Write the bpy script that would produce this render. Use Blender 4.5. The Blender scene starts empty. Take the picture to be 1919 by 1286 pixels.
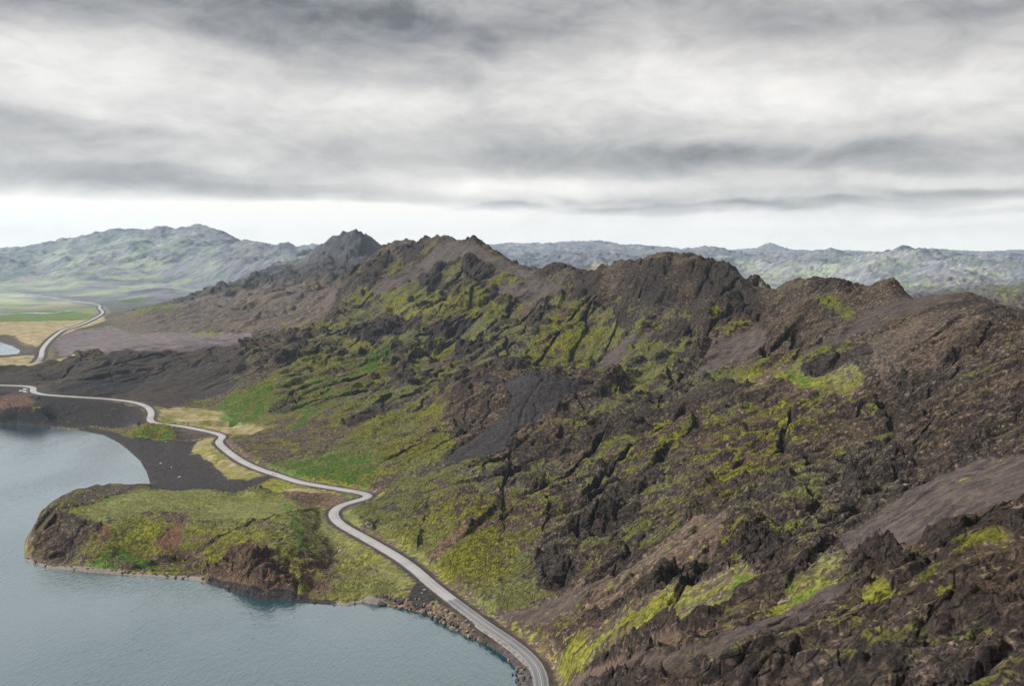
import bpy, bmesh, math, random
import numpy as np

# ------------------------------------------------------------------ camera, sky, sun
Q = 1.0                                    # mesh density factor
F = 1662.0; CX = 959.5; CY = 643.0; HZ = 470.0; CAMH = 165.0
PITCH = math.atan((CY - HZ) / F)
sc = bpy.context.scene
COL = sc.collection
cam_d = bpy.data.cameras.new('camera'); cam = bpy.data.objects.new('camera', cam_d); COL.objects.link(cam)
cam.location = (0, 0, CAMH); cam.rotation_euler = (math.pi / 2 - PITCH, 0, 0)
cam_d.sensor_width = 36.0; cam_d.lens = 36.0 * F / 1919.0
cam_d.clip_start = 1.0; cam_d.clip_end = 60000.0
sc.camera = cam
sc.view_settings.view_transform = 'Standard'; sc.view_settings.look = 'None'
sc.view_settings.exposure = 1.1; sc.view_settings.gamma = 1.0
try: sc.view_settings.use_curve_mapping = False
except Exception: pass
sc.cycles.use_denoising = True; sc.cycles.denoising_input_passes = 'RGB_ALBEDO_NORMAL'; sc.cycles.denoising_prefilter = 'ACCURATE'
sc.cycles.max_bounces = 4; sc.cycles.diffuse_bounces = 2; sc.cycles.glossy_bounces = 2
sc.cycles.volume_bounces = 1; sc.cycles.caustics_reflective = False; sc.cycles.caustics_refractive = False

SUN_EL, SUN_AZ = 36.0, -82.0               # azimuth clockwise from +Y: sun stands to the left, over the lake
sd = bpy.data.lights.new('sun', 'SUN'); sun = bpy.data.objects.new('sun', sd); COL.objects.link(sun)
sd.energy = 4.0; sd.angle = math.radians(8); sd.color = (1.0, 0.95, 0.88)
sun.rotation_euler = (math.radians(90 - SUN_EL), 0, math.radians(180 - SUN_AZ))


class NT:
    """small helper to write node trees"""
    def __init__(s, tree): s.t = tree; s.t.nodes.clear()
    def n(s, typ, **kw):
        nd = s.t.nodes.new(typ)
        ins = kw.pop('ins', {})
        for k, v in kw.items(): setattr(nd, k, v)
        for k, v in ins.items():
            if isinstance(v, bpy.types.NodeSocket): s.t.links.new(v, nd.inputs[k])
            else: nd.inputs[k].default_value = v
        return nd
    def m(s, op, a, b=0.0, c=0.0, clamp=False):
        nd = s.t.nodes.new('ShaderNodeMath'); nd.operation = op; nd.use_clamp = clamp
        for i, v in enumerate((a, b, c)):
            if isinstance(v, bpy.types.NodeSocket): s.t.links.new(v, nd.inputs[i])
            else: nd.inputs[i].default_value = v
        return nd.outputs[0]
    def ss(s, x, e0, e1):
        nd = s.n('ShaderNodeMapRange', interpolation_type='SMOOTHSTEP', clamp=True)
        for i, v in enumerate((x, e0, e1, 0.0, 1.0)):
            if isinstance(v, bpy.types.NodeSocket): s.t.links.new(v, nd.inputs[i])
            else: nd.inputs[i].default_value = v
        return nd.outputs[0]
    def mix(s, f, a, b, mode='MIX'):
        nd = s.t.nodes.new('ShaderNodeMix'); nd.data_type = 'RGBA'; nd.blend_type = mode
        for i, v in ((0, f), (6, a), (7, b)):
            if isinstance(v, bpy.types.NodeSocket): s.t.links.new(v, nd.inputs[i])
            elif i == 0: nd.inputs[i].default_value = v
            else: nd.inputs[i].default_value = tuple(v)[:3] + (1.0,)
        return nd.outputs[2]
    def noise(s, vec, scale, detail=4.0, rough=0.55, dist=0.0, typ='FBM'):
        nd = s.n('ShaderNodeTexNoise', noise_dimensions='3D')
        try: nd.noise_type = typ
        except Exception: pass
        if vec is not None: s.t.links.new(vec, nd.inputs['Vector'])
        nd.inputs['Scale'].default_value = scale; nd.inputs['Detail'].default_value = detail
        nd.inputs['Roughness'].default_value = rough; nd.inputs['Distortion'].default_value = dist
        return nd.outputs[0]
    def link(s, a, b): s.t.links.new(a, b)


def build_world():
    w = bpy.data.worlds.new('World'); sc.world = w; w.use_nodes = True
    t = NT(w.node_tree)
    geo = t.n('ShaderNodeTexCoord')
    sep = t.n('ShaderNodeSeparateXYZ', ins={0: geo.outputs['Generated']})
    x, y, z = sep.outputs
    ya = t.m('MAXIMUM', t.m('SQRT', t.m('ADD', t.m('MULTIPLY', x, x), t.m('MULTIPLY', y, y))), 0.001)
    el = t.m('DIVIDE', z, ya)                                  # tangent of elevation
    az = t.m('ARCTAN2', x, y)                                  # 0 straight ahead
    elp = t.m('MAXIMUM', el, 0.0)
    # cloud sheet seen in perspective: rows squeeze together towards the horizon
    dep = t.m('DIVIDE', 1.0, t.m('ADD', elp, 0.085))
    cv = t.n('ShaderNodeCombineXYZ', ins={0: t.m('MULTIPLY', az, t.m('MULTIPLY', dep, 0.55)), 1: t.m('MULTIPLY', dep, 1.0), 2: 0.3}).outputs[0]
    big = t.noise(cv, 0.62, 5.0, 0.5, 0.3)
    cv2 = t.n('ShaderNodeCombineXYZ', ins={0: t.m('MULTIPLY', az, 7.5), 1: t.m('MULTIPLY', el, 18.0), 2: 4.3}).outputs[0]
    wisp = t.noise(cv2, 1.0, 6.0, 0.52, 0.35)
    cv3 = t.n('ShaderNodeCombineXYZ', ins={0: t.m('MULTIPLY', az, 7.0), 1: t.m('MULTIPLY', el, 22.0), 2: 1.3}).outputs[0]
    soft = t.noise(cv3, 1.0, 5.0, 0.5, 0.3)
    # brightness of the overcast by elevation; above the frame raised to light the lake
    ramp = t.n('ShaderNodeValToRGB', ins={0: t.m('MULTIPLY', el, 2.5)})
    cr = ramp.color_ramp; cr.interpolation = 'EASE'
    stops = SKY_STOPS
    while len(cr.elements) < len(stops): cr.elements.new(0.5)
    for e, (p, v) in zip(cr.elements, stops):
        e.position = p * 2.5; e.color = (v, v, v, 1)
    val = t.n('ShaderNodeSeparateColor', ins={0: ramp.outputs[0]}).outputs[0]
    # wobble coordinates so that banks have torn edges
    wa = t.m('ADD', az, t.m('MULTIPLY', t.m('SUBTRACT', soft, 0.5), 0.16))
    we = t.m('ADD', el, t.m('MULTIPLY', t.m('SUBTRACT', wisp, 0.5), 0.034))
    for (ax, ey, rx, ry, rot, amp) in SKY_BANKS:
        da = t.m('SUBTRACT', wa, ax); de = t.m('SUBTRACT', we, ey)
        if rot:
            c, s_ = math.cos(rot), math.sin(rot)
            d1 = t.m('ADD', t.m('MULTIPLY', da, c), t.m('MULTIPLY', de, s_))
            d2 = t.m('SUBTRACT', t.m('MULTIPLY', de, c), t.m('MULTIPLY', da, s_))
        else: d1, d2 = da, de
        q1 = t.m('DIVIDE', d1, rx); q2 = t.m('DIVIDE', d2, ry)
        r2 = t.m('ADD', t.m('MULTIPLY', q1, q1), t.m('MULTIPLY', q2, q2))
        g = t.m('EXPONENT', t.m('MULTIPLY', t.m('MULTIPLY', r2, r2), -1.0))
        val = t.m('ADD', val, t.m('MULTIPLY', g, amp))
    up = t.ss(el, 0.015, 0.12)
    val = t.m('ADD', val, t.m('MULTIPLY', t.m('MULTIPLY', t.m('SUBTRACT', big, 0.5), 0.18), up))
    val = t.m('ADD', val, t.m('MULTIPLY', t.m('MULTIPLY', t.m('SUBTRACT', wisp, 0.5), 0.25), t.m('ADD', t.m('MULTIPLY', up, 0.65), 0.35)))
    val = t.m('ADD', val, t.m('MULTIPLY', t.m('MULTIPLY', t.m('SUBTRACT', soft, 0.5), 0.30), up))
    fine = t.noise(cv2, 3.2, 5.0, 0.58, 0.5)
    cv4 = t.n('ShaderNodeCombineXYZ', ins={0: t.m('MULTIPLY', az, 12.0), 1: t.m('MULTIPLY', el, 24.0), 2: 8.3}).outputs[0]
    lump = t.noise(cv4, 1.0, 6.0, 0.58, 1.1)
    val = t.m('ADD', val, t.m('MULTIPLY', t.m('SUBTRACT', lump, 0.5), 0.34))
    val = t.m('ADD', val, t.m('MULTIPLY', t.m('MULTIPLY', t.m('SUBTRACT', fine, 0.5), 0.22), up))
    val = t.m('MULTIPLY', val, t.m('SUBTRACT', 1.0, t.m('MULTIPLY', t.ss(el, 0.7, 1.5), 0.55)))   # unseen thicker cloud overhead, added to cut the ambient fill
    val = t.m('MAXIMUM', val, 0.16)
    val = t.m('MINIMUM', val, 1.0)
    # grey clouds bluish where dark, creamy where thin
    cramp = t.n('ShaderNodeValToRGB', ins={0: val})
    c2 = cramp.color_ramp
    cs = [(0.0, (0.0, 0.0, 0.0)), (0.25, (0.244, 0.248, 0.258)), (0.45, (0.455, 0.446, 0.440)), (0.62, (0.638, 0.615, 0.597)),
          (0.80, (0.82, 0.795, 0.765)), (1.0, (1.0, 0.965, 0.915))]
    while len(c2.elements) < len(cs): c2.elements.new(0.5)
    for e, (p, v) in zip(c2.elements, cs): e.position = p; e.color = v + (1,)
    clouds = cramp.outputs[0]
    sky = t.n('ShaderNodeTexSky', sky_type='NISHITA')
    sky.sun_disc = False; sky.sun_elevation = math.radians(SUN_EL); sky.sun_rotation = math.radians(SUN_AZ)
    bg1 = t.n('ShaderNodeBackground', ins={0: sky.outputs[0], 1: 0.06})
    bg2 = t.n('ShaderNodeBackground', ins={0: clouds, 1: t.m('ADD', 0.50, t.m('MULTIPLY', t.m('SUBTRACT', 1.0, t.ss(el, 0.015, 0.065)), -0.03))})
    ground = t.n('ShaderNodeBackground', ins={0: (0.10, 0.10, 0.09, 1), 1: 1.0})
    mx = t.n('ShaderNodeMixShader', ins={0: 0.95, 1: bg1.outputs[0], 2: bg2.outputs[0]})
    mx2 = t.n('ShaderNodeMixShader', ins={0: t.ss(el, -0.03, -0.008), 1: ground.outputs[0], 2: mx.outputs[0]})
    out = t.n('ShaderNodeOutputWorld'); t.link(mx2.outputs[0], out.inputs[0])


def pe(py): return (HZ - py) / F           # elevation tangent of a photo row
def pa(px): return math.atan((px - CX) / F)

SKY_STOPS = [(0.0, 1.0), (0.028, 0.97), (0.046, 0.84), (0.058, 0.62), (0.082, 0.57), (0.105, 0.52), (0.13, 0.62), (0.16, 0.64), (0.20, 0.58), (0.235, 0.46), (0.272, 0.46), (0.315, 0.85), (0.40, 1.0)]
def B(px, py, rx, ry, amp, rot=0.0): return (pa(px), pe(py), rx / F, ry / F, rot, amp)
SKY_BANKS = [
    B(150, 398, 480, 24, 0.30), B(650, 405, 330, 20, 0.26),       # bright strip low left
    B(1000, 352, 170, 22, 0.22), B(760, 345, 200, 20, 0.12),
    B(230, 150, 250, 55, 0.10, -0.05), B(60, 190, 300, 60, 0.10),  # bright bank upper left
    B(150, 30, 420, 60, -0.10),
    B(640, 70, 330, 60, -0.17, -0.12), B(520, 118, 150, 26, -0.08, -0.25), B(900, 30, 300, 50, -0.08),
    B(650, 215, 210, 45, 0.15), B(820, 165, 140, 25, -0.06),
    B(1150, 110, 220, 55, 0.12, 0.1), B(1350, 170, 260, 55, 0.14), B(1560, 200, 200, 40, 0.10), B(1880, 210, 150, 60, 0.06),
    B(1720, 70, 330, 70, -0.05),
    B(1150, 300, 330, 26, -0.13), B(1500, 305, 330, 30, -0.09), B(1800, 310, 260, 30, -0.10), B(950, 262, 240, 20, -0.08),
    B(60, 268, 240, 20, -0.14), B(330, 300, 240, 24, 0.04),
    B(200, 345, 380, 20, -0.13), B(520, 360, 260, 13, -0.11),
    B(960, 388, 90, 9, -0.20), B(1170, 384, 90, 13, -0.22), B(1300, 397, 220, 10, -0.24), B(1560, 390, 220, 9, -0.22),
    B(1780, 374, 150, 13, -0.22), B(1800, 405, 200, 10, -0.12),
    B(1500, 350, 500, 16, 0.12), B(1650, 440, 400, 10, -0.05),
]
build_world()

# ------------------------------------------------------------------ survey helpers
def ray(px, py):
    u = (px - CX) / F; v = (CY - py) / F
    dy = math.cos(PITCH) + v * math.sin(PITCH); dz = -math.sin(PITCH) + v * math.cos(PITCH)
    return u / dy, dz / dy                  # X/Y and (z-H)/Y
def atY(px, py, Y):
    a, s = ray(px, py); return (a * Y, Y, CAMH + s * Y)
def atz(px, py, z):
    a, s = ray(px, py); Y = (z - CAMH) / s; return (a * Y, Y, z)

# ------------------------------------------------------------------ numpy noise
_rng = np.random.RandomState(7)
_perm = np.arange(256); _rng.shuffle(_perm); _perm = np.concatenate([_perm, _perm, _perm]).astype(np.int32)
_ga = _rng.rand(256) * 2 * np.pi; _gx = np.cos(_ga).astype(np.float32); _gy = np.sin(_ga).astype(np.float32)
def pnoise(x, y, seed=0):
    x = x + np.float32(seed * 37.17 + 1000.0); y = y + np.float32(seed * 91.7 + 1000.0)
    xi = np.floor(x); yi = np.floor(y)
    fx = (x - xi).astype(np.float32); fy = (y - yi).astype(np.float32)
    xi = xi.astype(np.int32) & 255; yi = yi.astype(np.int32) & 255
    u = fx * fx * fx * (fx * (fx * 6 - 15) + 10); v = fy * fy * fy * (fy * (fy * 6 - 15) + 10)
    def g(ix, iy, dx, dy):
        h = _perm[_perm[ix & 255] + (iy & 255)]
        return _gx[h] * dx + _gy[h] * dy
    a = g(xi, yi, fx, fy); b = g(xi + 1, yi, fx - 1, fy)
    c = g(xi, yi + 1, fx, fy - 1); d = g(xi + 1, yi + 1, fx - 1, fy - 1)
    return ((a + (b - a) * u) * (1 - v) + (c + (d - c) * u) * v) * 1.5
def fbm(x, y, wl, octs, gain=0.5, seed=0, ridged=False):
    out = np.zeros_like(x, dtype=np.float32); amp = 1.0; tot = 0
    for o in range(octs):
        n = pnoise(x / wl, y / wl, seed + o * 3)
        if ridged: n = 1.0 - 2.0 * np.abs(n)
        out += amp * n; tot += amp; amp *= gain; wl *= 0.47
    return out / tot
def sstep(x, a, b):
    t = np.clip((x - a) / (b - a), 0, 1); return t * t * (3 - 2 * t)

# ------------------------------------------------------------------ the shape of the land: surveyed points
P = []                                      # (X, Y, z)
def C(*pts):
    for px, py, Y in pts: P.append(atY(px, py, Y))
def Zp(*pts):
    for px, py, z in pts: P.append(atz(px, py, z))

# crest lines (px, py, Y); the land falls away behind them
CREST_A = [(730,475,1760),(750,463.5,1700),(774,452,1620),(800,452,1560),(817,445,1530),(847,447,1490),(874,450,1460),(887,458,1430),(897.5,455,1420),(904,462,1400),
           (922,471,1370),(941,480,1340),(974,495,1290),(1004.5,507,1240),(1028,502,1210),(1058,500,1180),(1078,509,1150),(1088,504,1130),(1122,507,1080),(1138,504,1050),
           (1162,490,1010),(1205,486,960),(1222,480,940),(1242,474,925),(1262,477,910),(1280,480,900),(1297,485,890),(1302,478.6,885),(1320,488.6,875),(1350,504,860),(1374,510,850),
           (1400,530,830),(1417,535.5,815),(1422,547,800),(1437,550,790),(1461,544,770),(1494,532,745),(1527.5,530,720),(1568,537,700),(1601,544,685),(1614,535.5,675),
           (1641,537,665),(1675,532,650),(1691,540.5,635),(1706,557,610),(1748,552,580),(1805,548,555),(1842,555.5,540),(1895,577,515),(1919,583,500),(2000,618,460),(2150,690,400),(2350,800,330)]
for (px, py, Y) in CREST_A:
    C((px, py, Y))
    X0, Y0, z0 = atY(px, py, Y)
    for m, d in ((1.10, 0.045), (1.35, 0.10)):
        a = X0 / Y0; P.append((a * Y * m, Y * m, max(z0 - d * Y, 30)))
CREST_B = [(578.6,481,2480),(602,467,2470),(622,448.5,2460),(640,445,2460),(673,441,2460),(690,447,2460),(703.5,455,2460),(717,468.5,2470),(735,485,2500)]
for (px, py, Y) in CREST_B:
    C((px, py, Y)); X0, Y0, z0 = atY(px, py, Y)
    P.append((X0 * 1.08, Y * 1.08, z0 - 0.05 * Y)); P.append((X0 * 1.22, Y * 1.22, max(z0 - 0.09 * Y, 60)))
# spur running down to the left of the far peak
C((565,492,2400),(540,503,2330),(500,519,2250),(450,535,2200),(388,549,2150),(328,566,2080),(270,580,2020),(234,589,1980))
C((540,498,2750),(500,513,2700),(450,529,2650),(388,546,2500),(328,563,2350))
C((620,500,2250),(600,530,2050),(520,545,2000),(440,565,1950),(360,582,1880),(280,597,1820))
C((660,480,2300),(690,475,2350),(640,510,2050),(650,530,1800))
# near peak left flank
C((707,482,1640),(693.5,497,1590),(673.5,514,1540),(660,534,1500),(640,552,1520),(610,570,1560))
# main slope below the crest
C((760,480,1560),(800,490,1460),(760,520,1400),(850,480,1410),(850,520,1310),(900,500,1310),(850,560,1230),(720,545,1370),(940,520,1240),(780,600,1150),(850,640,1040),
  (950,560,1140),(1000,545,1150),(1060,560,1040),(1100,540,1030),(960,620,1000),(1060,620,920),(1160,540,960),(1180,590,880),(1240,520,880),(1320,530,835),(1240,600,820),(1340,600,760),
  (1160,650,800),(1260,660,730),(1360,660,680),(1420,610,720),(1480,580,690),(1560,580,640),(1640,580,600),(1500,640,610),(1600,640,555),(1700,600,540),(1800,590,500),(1850,600,470),(1919,620,440),
  (1700,680,460),(1600,700,480),(1480,700,540),(1400,720,570),(1300,720,620),(1200,720,680),(1100,690,760),(1130,735,690),(1800,680,410),(1919,700,345),(2050,720,300),
  (640,600,1300),(700,610,1220),(640,650,1110),(720,670,1020),(600,640,1150),(560,620,1290),(520,600,1500),(520,640,1250),(560,680,1020),(640,700,960),(740,720,880),(850,720,850),(940,690,850),
  (600,740,880),(700,770,790),(560,790,780),(640,830,690),(720,830,680),(800,790,730),(700,880,605),(780,880,590),(520,830,710),(480,810,755))
# dark scree knoll
C((870,716,770),(920,708,765),(1000,703,760),(1060,706,745),(1100,712,730),(1000,740,700),(1060,760,660),(940,760,690),(880,760,710),(1000,800,620),(900,820,630),(960,850,570))
P.append((30, 850, 46)); P.append((80, 820, 50)); P.append((-20, 880, 42))
# foreground slope
C((1919,1286,100),(1919,1200,120),(1919,1100,142),(1919,1000,175),(1919,930,215),(1919,870,256),(1919,790,300),(1800,1286,110),(1800,1150,142),(1800,1000,195),(1800,900,262),(1800,830,315),(1800,760,350),
  (1700,1286,120),(1700,1150,158),(1700,1030,215),(1700,930,280),(1700,850,345),(1700,760,405),(1600,1286,130),(1600,1150,180),(1600,1020,250),(1600,900,335),(1600,800,405),
  (1450,1286,150),(1450,1150,220),(1450,1020,290),(1450,900,370),(1450,800,455),(1300,1286,180),(1300,1150,262),(1300,1020,335),(1300,900,425),(1300,800,520),
  (1180,1286,225),(1180,1150,315),(1180,1020,390),(1180,900,475),(1180,800,575),(1100,1286,275),(1110,1200,315),(1100,1120,355),(1060,1020,415),(1060,900,500),(1080,820,570),
  (960,1060,418),(960,960,472),(960,900,520),(880,1000,452),(860,940,500),(800,1000,470),(800,930,530),(740,960,515),(720,1000,490),
  (2200,1286,90),(2200,1000,150),(2200,850,220),(1919,1500,70),(1600,1500,95),(1300,1500,135),(1150,1500,190),(1700,1900,55),(1300,1900,90))
P += [(25, 40, 122), (60, 40, 128), (0, 40, 95), (-25, 40, 60), (100, 60, 128), (60, 25, 135), (0, 25, 100), (-20, 100, 30), (-40, 200, 4), (15, 200, 20), (-10, 280, 5)]
# dark ridge on the left behind the road
C((-250,700,1080),(-120,690,1080),(0,685,1080),(80,681,1070),(150,673,1080),(200,662,1090),(240,655,1110),(330,655,1130),(420,645,1150))
Zp((-200,690,9),(0,676,9),(60,668,8),(150,665,14),(240,650,18))
C((0,705,1010),(100,710,990),(200,700,1000),(300,700,1010),(380,700,1000),(450,690,1020),(460,730,930),(380,760,900),(330,740,925),(250,730,940),(150,722,950))
# left cliff below the road
Zp((0,745,19),(60,748,17),(120,755,16),(170,765,12),(240,775,8),(0,765,15),(80,768,14),(-150,740,22),(-150,765,17),(0,788,3),(100,792,3),(200,800,3),(130,780,7))
# grass flat behind the mound, mound, beach
Zp((300,772,8.5),(340,775,8.5),(400,780,8),(440,790,8),(460,815,7.5),(340,790,8),(500,800,10))
C((300,790,782),(275,795,778),(330,799,775),(305,800,770))
Zp((300,821,1.8),(250,822,1.6),(350,822,2.5),(380,815,4),(240,815,2),(300,860,1.5),(340,900,2),(400,880,3),(300,900,1.2),(380,840,3),(430,870,4.5),(450,900,5),(320,835,1.7),(470,925,5.5),(400,915,3.2))
# meadow and purple flats beyond
Zp((-300,620,6),(0,620,6),(0,585,6),(0,562,7),(0,548,8),(-300,560,6),(100,640,6),(100,600,6),(100,575,7),(60,555,8),(180,620,7),(160,590,7),(180,573,8),(60,640,5),(50,655,4),(120,655,7),(240,575,10),(230,555,14),
   (200,640,10),(280,640,14),(260,615,13),(330,620,22),(400,610,32),(420,630,30),(470,620,38))
# far range on the left
for (px, py, Y) in [(-500,478,5600),(-200,474,5600),(0,472,5600),(40,463.5,5600),(57,465,5600),(84,455,5600),(110,457,5500),(150,447,5500),(200,433.5,5500),(230,432,5500),(261,431,5450),(278,438.5,5500),(288,428.5,5500),
                    (314,427,5500),(324,432,5500),(361,430,5500),(375,426,5500),(401,430,5500),(420,437,5450),(435,443.5,5400),(452,458,5300)]:
    C((px, py, Y)); X0, Y0, z0 = atY(px, py, Y); P.append((X0 * 1.12, Y * 1.12, z0 - 90))
for (px, py, Y) in [(455,461,4300),(468,453,4200),(478,458,4200),(488,455,4200),(500,461,4100),(525,460,4000),(535,457,4000),(548.5,462,4000),(562,470,3950)]:
    C((px, py, Y)); X0, Y0, z0 = atY(px, py, Y); P.append((X0 * 1.08, Y * 1.08, z0 - 60))
C((590,464,6500),(640,466,6500),(700,472,6500),(740,466,6500))
C((0,530,3900),(80,528,3800),(0,500,4500),(60,490,4800),(120,500,4400),(150,480,4700),(150,525,3700),(240,520,3600),(200,470,4900),(260,490,4300),(300,455,5100),(330,480,4300),(330,515,3500),(380,455,5000),
  (400,490,3900),(420,515,3300),(300,540,3100),(380,530,2900),(460,490,3700),(500,480,3800),(540,480,3600),(520,500,3100),(200,545,3300),(120,542,3500),(240,550,3000),(-300,520,4200),(-300,490,5000),(430,470,4500))
# beyond the ridge on the right: a vale, then rolling hills
for (px, py, Y) in [(914,462,7800),(981,459.5,7800),(1011,463.5,7800),(1025,460,7800),(1075,455,7800),(1125,452,7800),(1155,460,7800),(1200,462,7600),(1242,463.5,7400)]:
    C((px, py, Y)); X0, Y0, z0 = atY(px, py, Y); P.append((X0 * 1.1, Y * 1.1, z0 - 60))
for (px, py, Y) in [(1280,468.5,6200),(1313,464,6200),(1347,469,6000),(1390,474,5600),(1470,478,5000),(1514,481,4800),(1560,476,4700),(1590,480,4600),(1654,478,4500),(1675,472,4400),(1693,463.5,4400),(1715,468.5,4400),
                    (1765,476,4300),(1800,482,4100),(1850,486,3900),(1919,484,3700),(2050,480,3600),(2300,478,3600)]:
    C((px, py, Y)); X0, Y0, z0 = atY(px, py, Y); P.append((X0 * 1.12, Y * 1.12, z0 - 40))
for (px, py, Y) in [(1414,470,9000),(1427,461,9000),(1434,458,9000),(1440.5,457,9000),(1447,457.6,9000),(1454,460.5,9000),(1470.6,471,9000)]:
    C((px, py, Y)); X0, Y0, z0 = atY(px, py, Y); P.append((X0 * 1.04, Y * 1.04, z0 - 55))
C((1347,472,9200),(1390,473,9200),(1500,473,9300),(1560,472,9600),(1654,474,9600),(1740,475,9000),(1795,473,8800),(1830,476,8800),(1919,470.5,8800),(2200,470,9000),(1300,470,9500),(1000,471,11000),(500,471,11000),(0,472,11000))
C((1000,485,5200),(1060,490,4600),(1110,497,3700),(940,478,6000),(1180,478,5600),(1250,472,5800),(1340,490,4700),(1400,500,4200),(1480,500,4000),(1420,545,2400),(1460,530,2900),(1550,505,3700),(1560,525,3000),
  (1640,500,3600),(1620,530,2700),(1700,500,3500),(1720,540,2500),(1800,510,3000),(1800,540,2300),(1880,520,2700),(1900,550,2200),(1919,570,2000),(1850,500,3300),(2000,520,2500),(2200,540,2100))
# headland
Zp((50,1049,0.5),(120,1066,1),(240,1076,1.3),(360,1084,1.2))
C((80,1015,474),(120,1030,463),(120,965,488),(140,960,492),(180,1000,470),(180,960,497),(200,942,515),(225,932,528),(250,924,542),(280,921,550),(330,923,556),(400,926,564),(460,929,572),(520,929,578),
  (230,990,478),(300,960,500),(300,1000,476),(300,1045,458),(240,1040,459),(350,1050,455),(370,990,480),(400,960,510),(400,1030,460),(420,1070,441),(440,1000,471),(490,1060,430),(490,1000,465),(490,960,508),
  (560,1080,426),(560,1020,455),(560,960,508),(600,1110,421),(600,1060,445),(600,1000,487),(640,1080,437),(690,1090,437),(700,1050,458),(670,1030,475),(590,935,560),(640,1120,422))
C((400,1062,441),(450,1048,440),(520,1062,428),(560,1074,424),(600,1086,421.5),(640,1092,427),(370,1055,448))
Zp((550,945,8.5),(560,925,7),(700,1110,5),(760,1110,3.2),(820,1115,3.4),(790,1130,3),(860,1160,3.4),(900,1185,3.2),(940,1215,3),(980,1250,3),(995,1286,3),(720,1128,2),(1000,1350,3))
P += [(-900, 600, 6), (-1500, 1000, 25), (-900, 950, 30), (-3000, 3000, 8), (-2600, 2000, 8)]
P += [(a * 13500.0, 13500.0, 110.0) for a in (-.9, -.6, -.3, 0, .3, .6, .9)]

# ------------------------------------------------------------------ waterlines
LAKE_PX = [(976,1286),(972,1270),(966,1253),(958,1243),(950,1234),(934,1222.6),(920,1213),(911,1206.5),(897,1203),(882.5,1195),(868,1191),(862,1184),(844,1178),(834,1172),(822,1166.5),(804,1154),(780,1147),
           (755,1141.6),(720,1135),(683.6,1131),(665,1134),(651,1137),(625,1134),(603,1133),(560,1130),(530,1125),(500,1124),(461,1118),(430,1107),(390,1094),(355,1087),(300,1083),(248,1080),(177,1074.7),(120,1068),(88.6,1065),(60,1056),(46,1049)]
SHORE = [atz(x, y, 0)[:2] for x, y in LAKE_PX]
ext0 = [(8, 270), (2, 230), (-20, 150), (-60, 60), (-70, 0), (-4000, 0), (-4000, 700), (-1500, 760)]
back = [(px, Y) for px, Y in ((52, 490), (66, 503), (95, 522), (140, 545), (190, 562), (240, 580), (270, 595))]
backw = []
for px, Y in back:
    a = (px - CX) / F * 1.035; backw.append((a * Y, Y))
FARSH = [atz(x, y, 0)[:2] for x, y in [(283,921),(280,900),(275,884.5),(262.6,864),(242,845),(219,828),(195,816),(156,808),(133,805),(78,799),(31,795),(0,794.5),(-80,793),(-300,790)]]
LAKE = SHORE + backw + FARSH + ext0[::-1]
POND = [atz(x, y, 1.2)[:2] for x, y in [(-60,634),(0,641),(20,648),(38,656),(39,660),(35,664),(26,667),(0,668.5),(-60,668)]]

def inpoly(x, y, poly):
    inside = np.zeros(x.shape, bool); n = len(poly); j = n - 1
    for i in range(n):
        xi, yi = poly[i]; xj, yj = poly[j]
        if yi != yj:
            c = ((yi > y) != (yj > y)) & (x < (xj - xi) * (y - yi) / (yj - yi) + xi)
            inside ^= c
        j = i
    return inside
def segdist(x, y, pts, closed=False, vals=None):
    d = np.full(x.shape, 1e9, np.float32); val = np.zeros(x.shape, np.float32)
    n = len(pts); rng = range(n if closed else n - 1)
    for i in rng:
        ax, ay = pts[i][:2]; bx, by = pts[(i + 1) % n][:2]
        dx, dy = bx - ax, by - ay; L = dx * dx + dy * dy + 1e-9
        t = np.clip(((x - ax) * dx + (y - ay) * dy) / L, 0, 1)
        dd = np.hypot(x - ax - t * dx, y - ay - t * dy)
        k = dd < d; d = np.where(k, dd, d)
        if vals is not None: val = np.where(k, vals[i] * (1 - t) + vals[(i + 1) % n] * t, val)
    return (d, val) if vals is not None else d
def near(x, y, pts, R, fn, default):
    """evaluate fn only close to the bounding box of pts"""
    xs = [p[0] for p in pts]; ys = [p[1] for p in pts]
    k = (x > min(xs) - R) & (x < max(xs) + R) & (y > min(ys) - R) & (y < max(ys) + R)
    out = np.full(x.shape, default, np.float32)
    if k.any(): out[k] = fn(x[k], y[k])
    return out

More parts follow.
